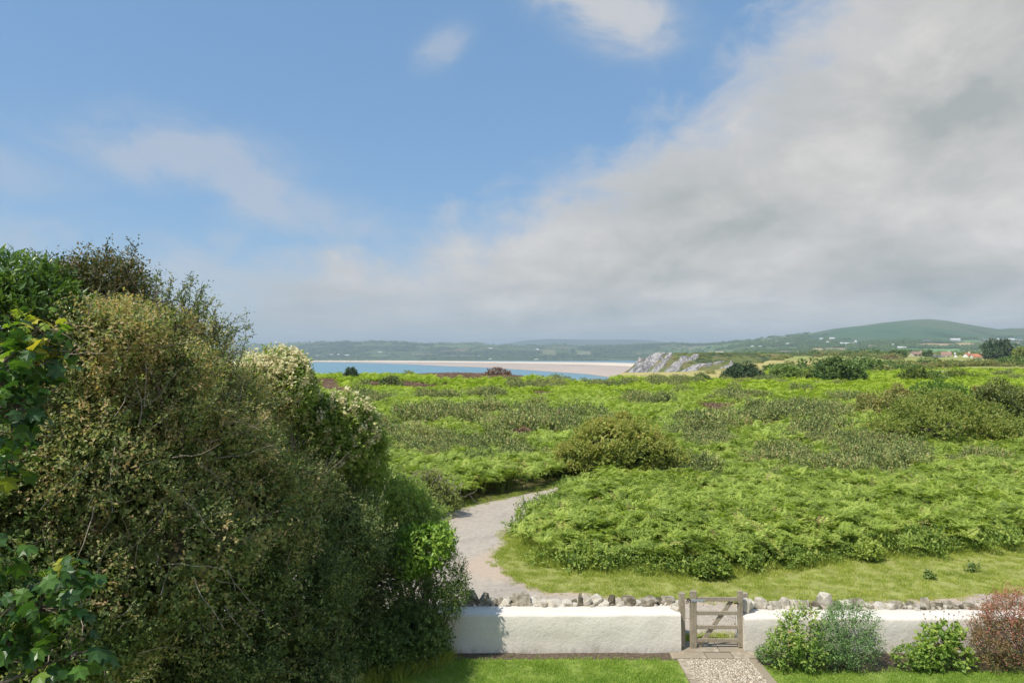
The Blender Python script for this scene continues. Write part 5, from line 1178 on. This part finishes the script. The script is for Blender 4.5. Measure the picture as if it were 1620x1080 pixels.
B_('thorn_bush', 'reddish brown heather mound in the gorse band above the road', 'shrub', 826, 708, 44, 30, 'heather', 3600, 3.0, 25, tone_mu=.7)
B_('gorse_bush', 'rounded gorse bush beside the reddish mound', 'gorse', 795, 712, 46, 30, 'gorse', 4200, 3.2, 26, tone_mu=.45)
B_('bush', 'bright green bush left of the pale quarry on the far common', 'shrub', 1448, 610, 50, 30, 'golden', 4200, 2.8, 27, tone_mu=.25)
B_('bush', 'dark green bush touching the pale quarry on the far common', 'shrub', 1475, 609, 44, 22, 'tree', 3600, 2.8, 28, tone_mu=.8)
B_('bush', 'brown green low bush right of the pale quarry', 'shrub', 1518, 606, 56, 18, 'golden', 3600, 2.8, 29, tone_mu=.4)
B_('cypress_tree', 'broad dark cypress on the common beside the red roofed houses', 'tree', 1581, 574, 60, 34, 'pine', 6500, 2.4, 30, nblob=6, tone_mu=.45, Dd=420)
B_('bush', 'yellow green tree at the right edge beyond the cypress', 'tree', 1616, 577, 30, 22, 'golden', 2600, 2.4, 31, Dd=380)
B_('oak_tree', 'round dark tree on the common left of the red roofed houses', 'tree', 1420, 571, 26, 11, 'tree', 1500, 2.2, 32, Dd=560, nblob=4)
B_('oak_tree', 'small dark tree between the brown barn and the round tree', 'tree', 1468, 567, 14, 9, 'tree', 900, 2.0, 33, Dd=600, nblob=3)
B_('oak_tree', 'small dark tree standing alone on the headland top', 'tree', 1226, 566, 15, 9, 'tree', 900, 2.0, 34, Dd=700, nblob=3)
B_('bramble', 'yellow flecked bramble on the verge edge right of centre', 'bramble', 1371, 886, 34, 32, 'bramble', 1900, 5, 36, tone_mu=.9, lumps=(5, .06, .2), core=60, shell=.45, nblob=4)
B_('bramble', 'light green bramble sprawling onto the verge above the gate', 'bramble', 1122, 914, 52, 38, 'bramble', 3000, 4.5, 37, tone_mu=.6, lumps=(5, .06, .2), core=60, shell=.45, nblob=4)
B_('dock_plant', 'small dark dock plant on the right of the verge', 'plant', 1535, 903, 11, 12, 'smallgreen', 160, 5, 40, nblob=2)
B_('dock_plant', 'flat dark weed on the verge left of the dock plant', 'plant', 1466, 914, 11, 8, 'smallgreen', 160, 5, 41, nblob=2)
B_('gorse_bush', 'dark gorse at the right edge of the golden hawthorn', 'gorse', 1092, 742, 44, 30, 'gorse', 3500, 3.2, 42, tone_mu=.3)
# pale rock outcrops on the common
ro = add('limestone_outcrop', SM[3], loc=(W(1606, 660)[0], W(1606, 660)[1], .35), label='pale flat rock outcrop at the right edge among the bushes', cat='rock'); ro.scale = (2.2, 1.0, .45)
qr = empty('quarry_rocks', W(1487, 598), 'cluster of pale broken rocks on the far common', 'rocks')
for q in range(9):
    o = add('rock', SM[q % 9], qr, (random.uniform(-2.2, 2.2), random.uniform(-2, 2), random.uniform(.5, 1.1))); s_ = random.uniform(.4, 1.0); o.scale = (s_ * 1.3, s_, s_ * .7)

# ------------------------------------------------------------------ houses
def house(label, px, py, wpx, hpx, wall_m, roof_m, base=None, nwin=2, chimney=True, rz=0.0, depth=.6, teal=False, name='cottage', cat='house'):
    x, Y, z = base if base else surf_at(px, py)
    w = wpx * Y / F; h = hpx * Y / F * .55; d_ = w * depth if w < 25 else 10; rh = hpx * Y / F * .45
    r = empty(name, (x, Y, z - 1.0), label, cat, rz=rz, group='houses scattered over the far slopes' if base is None else 'houses along the edge of the common')
    ge = Geo(); ge.box((-w / 2, -d_ / 2, -2), (w / 2, d_ / 2, h + 1)); 
    V = [(-w / 2, -d_ / 2, h + 1), (-w / 2, d_ / 2, h + 1), (-w / 2, 0, h + 1 + rh * .97), (w / 2, -d_ / 2, h + 1), (w / 2, d_ / 2, h + 1), (w / 2, 0, h + 1 + rh * .97)]
    ge.put(V, T=[(0, 2, 1), (3, 4, 5)]); add('walls', ge.mesh('walls', wall_m), r)
    ge = Geo(); e = .04 * w; t_ = .25; oy = d_ / 2 * 1.1; zr = h + 1 + rh + .12; ze = h + 1 - rh * .1 + .12
    for s_ in (-1, 1):
        V = [(-w / 2 - e, s_ * oy, ze), (w / 2 + e, s_ * oy, ze), (w / 2 + e, 0, zr), (-w / 2 - e, 0, zr)]; V += [(a, b, c + t_) for a, b, c in V]
        ge.put(V, [(0, 1, 2, 3), (4, 7, 6, 5), (0, 4, 5, 1), (1, 5, 6, 2), (3, 2, 6, 7), (0, 3, 7, 4)])
    add('roof', ge.mesh('roof', roof_m), r)
    if chimney:
        ge = Geo(); ge.box((w * .3 - .6, -.6, zr - .4), (w * .3 + .6, .6, zr + 1.2)); add('chimney', ge.mesh('chimney', wall_m), r)
    for i in range(nwin):
        ge = Geo(); xc = -w / 2 + (i + .5) * w / nwin; ww = min(1.2, w / nwin * .3); ge.box((xc - ww, -d_ / 2 - .06, 1 + h * .3), (xc + ww, -d_ / 2 + .04, 1 + h * .75)); add('window', ge.mesh('window', M['tealglass'] if teal else M['glass']), r)
    return r
Wm, Cm, Bm, Sl, Rd, Br = M['white'], M['cream_wall'], M['brownwall'], M['slate'], M['redroof'], M['brownroof']
PALE = simple_mat('pale_sheet_roof', [(0.3, (0.62, 0.62, 0.62)), (0.7, (0.74, 0.74, 0.74))], 1.0, bs=0)
for lab, px, py, w, h, wm, rm, nw in [
    ('tiny white house leftmost on the wooded slope under the ridge', 1228.5, 541.5, 3.2, 2.6, Wm, PALE, 1),
    ('larger white gabled house with bright end below the ridge slope', 1246, 546, 5, 3.4, Wm, PALE, 2),
    ('white house just right of the larger white gabled one', 1254, 544.5, 5, 2.8, Wm, PALE, 2),
    ('small grey white farm on the slope above the tan field', 1280, 540, 4.5, 2, Wm, Sl, 1),
    ('white farmhouse high on the slope left of the long roof', 1300, 537.5, 6, 2.6, Wm, PALE, 2),
    ('bright white barn below the high white farmhouse', 1309.5, 543, 5, 3, Wm, PALE, 1),
    ('wide white roofed barn highest on the lower slope', 1316.5, 536.5, 8, 2.8, Cm, PALE, 2),
    ('long white terrace at the foot of the moorland hill', 1340, 545, 21, 3.2, Wm, PALE, 6),
    ('short white tower like house at the right end of the long terrace', 1354, 544, 3, 6, Wm, PALE, 1),
    ('cream cottage left of a pair below the hill', 1378, 550, 7, 4, Cm, Br, 2),
    ('cream cottage right of a pair below the hill', 1385.5, 550.5, 5, 4, Cm, Br, 1),
    ('single small white cottage in the trees under the hill', 1412, 547, 4, 3.2, Wm, PALE, 1),
    ('long low pale barn in the trees under the summit', 1426, 551, 13, 3, Cm, PALE, 3),
    ('grey farmhouse left above the orange fields', 1466, 541, 11, 4, Cm, Sl, 3),
    ('white farm buildings right above the orange fields', 1511, 539, 14, 4, Wm, PALE, 4),
    ('small pale house at the left of the hillside village', 1552, 537, 6, 3, Cm, Sl, 2),
    ('middle pale house of the hillside village row', 1561, 539, 7, 3.6, Cm, Sl, 2),
    ('cream house ending the hillside village row', 1569, 539, 6, 3.6, Wm, Br, 2),
    ('long pink cream row of houses above the cypress', 1591, 539, 26, 4, Cm, PALE, 6),
    ('white house at the right edge above the cypress', 1613, 539, 9, 4, Wm, Sl, 2),
    ('white cottage between the orange field and the cypress', 1559, 549, 7, 4, Wm, Sl, 2),
    ('far white cottage at the left end of the shore village', 503, 564, 5, 2, Wm, PALE, 1),
    ('second far white house from the left along the shore village', 512, 564.5, 5, 1.8, Cm, PALE, 1),
    ('far white house low among trees behind the left of the beach', 524, 562, 6, 2, Wm, PALE, 1),
    ('far white house in the middle of the shore village', 536, 561.5, 4, 2, Wm, PALE, 1),
    ('far cream house right of the middle of the shore village', 549, 563, 6, 1.8, Cm, PALE, 1),
    ('far pale house highest above the shore village', 601, 558, 5, 1.6, Cm, PALE, 1),
    ('far pale farm between the shore village and the tan field', 616, 560, 5, 1.6, Cm, PALE, 1),
    ('tiny far white farm on the wooded bay hill below the faint range', 850, 553.5, 5, 2, Wm, PALE, 1),
    ('tiny far cream farm on the bay hill left of the white farm', 776, 551.5, 5, 1.8, Cm, PALE, 1),
    ('pale holiday chalet on the slope right of the headland', 1212, 547.5, 4, 2, Cm, PALE, 1),
    ('pale cream chalet left of the tiny white house', 1203, 549, 4, 2, Cm, PALE, 1),
    ('pale chalet nearest the crag on the far slope', 1190, 548.5, 4, 1.8, Cm, PALE, 1)]:
    house(lab, px, py, w, h, wm, rm, nwin=nw)
def near(px, py, Dd):
    x = (px - CX) * Dd / F; return (x, Dd, H - (py - HY) * Dd / F)
house('red tiled bungalow left of the white one by the cypress', 1531, 568, 14, 9, Wm, Rd, near(1531, 568, 560), 2, rz=.5)
house('white walled bungalow with red tiled roof beside the cypress', 1546, 570, 17, 10, Wm, Rd, near(1546, 570, 540), 3, rz=-.1)
house('brown roofed cottage with cream gable left of the red roofs', 1497, 568, 13, 11, Cm, Br, near(1497, 568, 570), 2, rz=-.6)
house('white gabled house half hidden in the scrub', 1511, 568, 8, 8, Wm, Br, near(1511, 568, 560), 1, rz=1.1)
house('dark red barn with a pale teal glazed front', 1481, 570, 14, 8, Bm, Sl, near(1481, 570, 560), 1, teal=True, rz=.15, chimney=False, name='barn', cat='barn')
house('low pink brown roofed bungalow above the scrub', 1451, 564, 20, 7, Cm, Br, near(1451, 564, 620), 3, rz=.1)
house('brown roofed cottage partly behind the scrub, leftmost of the near ones', 1354, 564.5, 18, 4, Cm, Br, near(1354, 564.5, 800), 2, name='cottage')
house('pale stone house right of the cypress at the photo edge', 1607, 571, 20, 10, Cm, PALE, near(1607, 571, 520), 2, rz=.3)
# white dune breaks behind the beach
dn = simple_mat('bare_dune_sand', [(0.3, (0.75, 0.68, 0.58)), (0.7, (0.82, 0.77, 0.68))], .05, bs=0)
for lab, px, w in (('bright bare dune face behind the beach, left of two', 775, 8), ('bright bare dune face behind the beach, right of two', 849, 9)):
    x, Y, z = surf_at(px, 569.5); Y -= 30; o = add('dune', SM[1].copy(), loc=(x, Y, z + 4), label=lab, cat='dune'); o.data.materials.clear(); o.data.materials.append(dn); o.scale = (w * Y / F / 2, 20, 11)

# ------------------------------------------------------------------ haze
m, t = mat_new('air'); pv = t.new('ShaderNodeVolumePrincipled'); pv.inputs['Color'].default_value = (0.72, 0.87, 0.98, 1)
pv.inputs['Density'].default_value = 1.15e-4; pv.inputs['Anisotropy'].default_value = 0.1
o_ = t.new('ShaderNodeOutputMaterial'); t.link(pv.outputs[0], o_.inputs['Volume'])
ge = Geo(); ge.box((-25000, -400, -76), (25000, 25000, 330)); add('haze', ge.mesh('haze', m), label='thin blue sea haze between the heath and the far hills', cat='haze', kind='stuff')
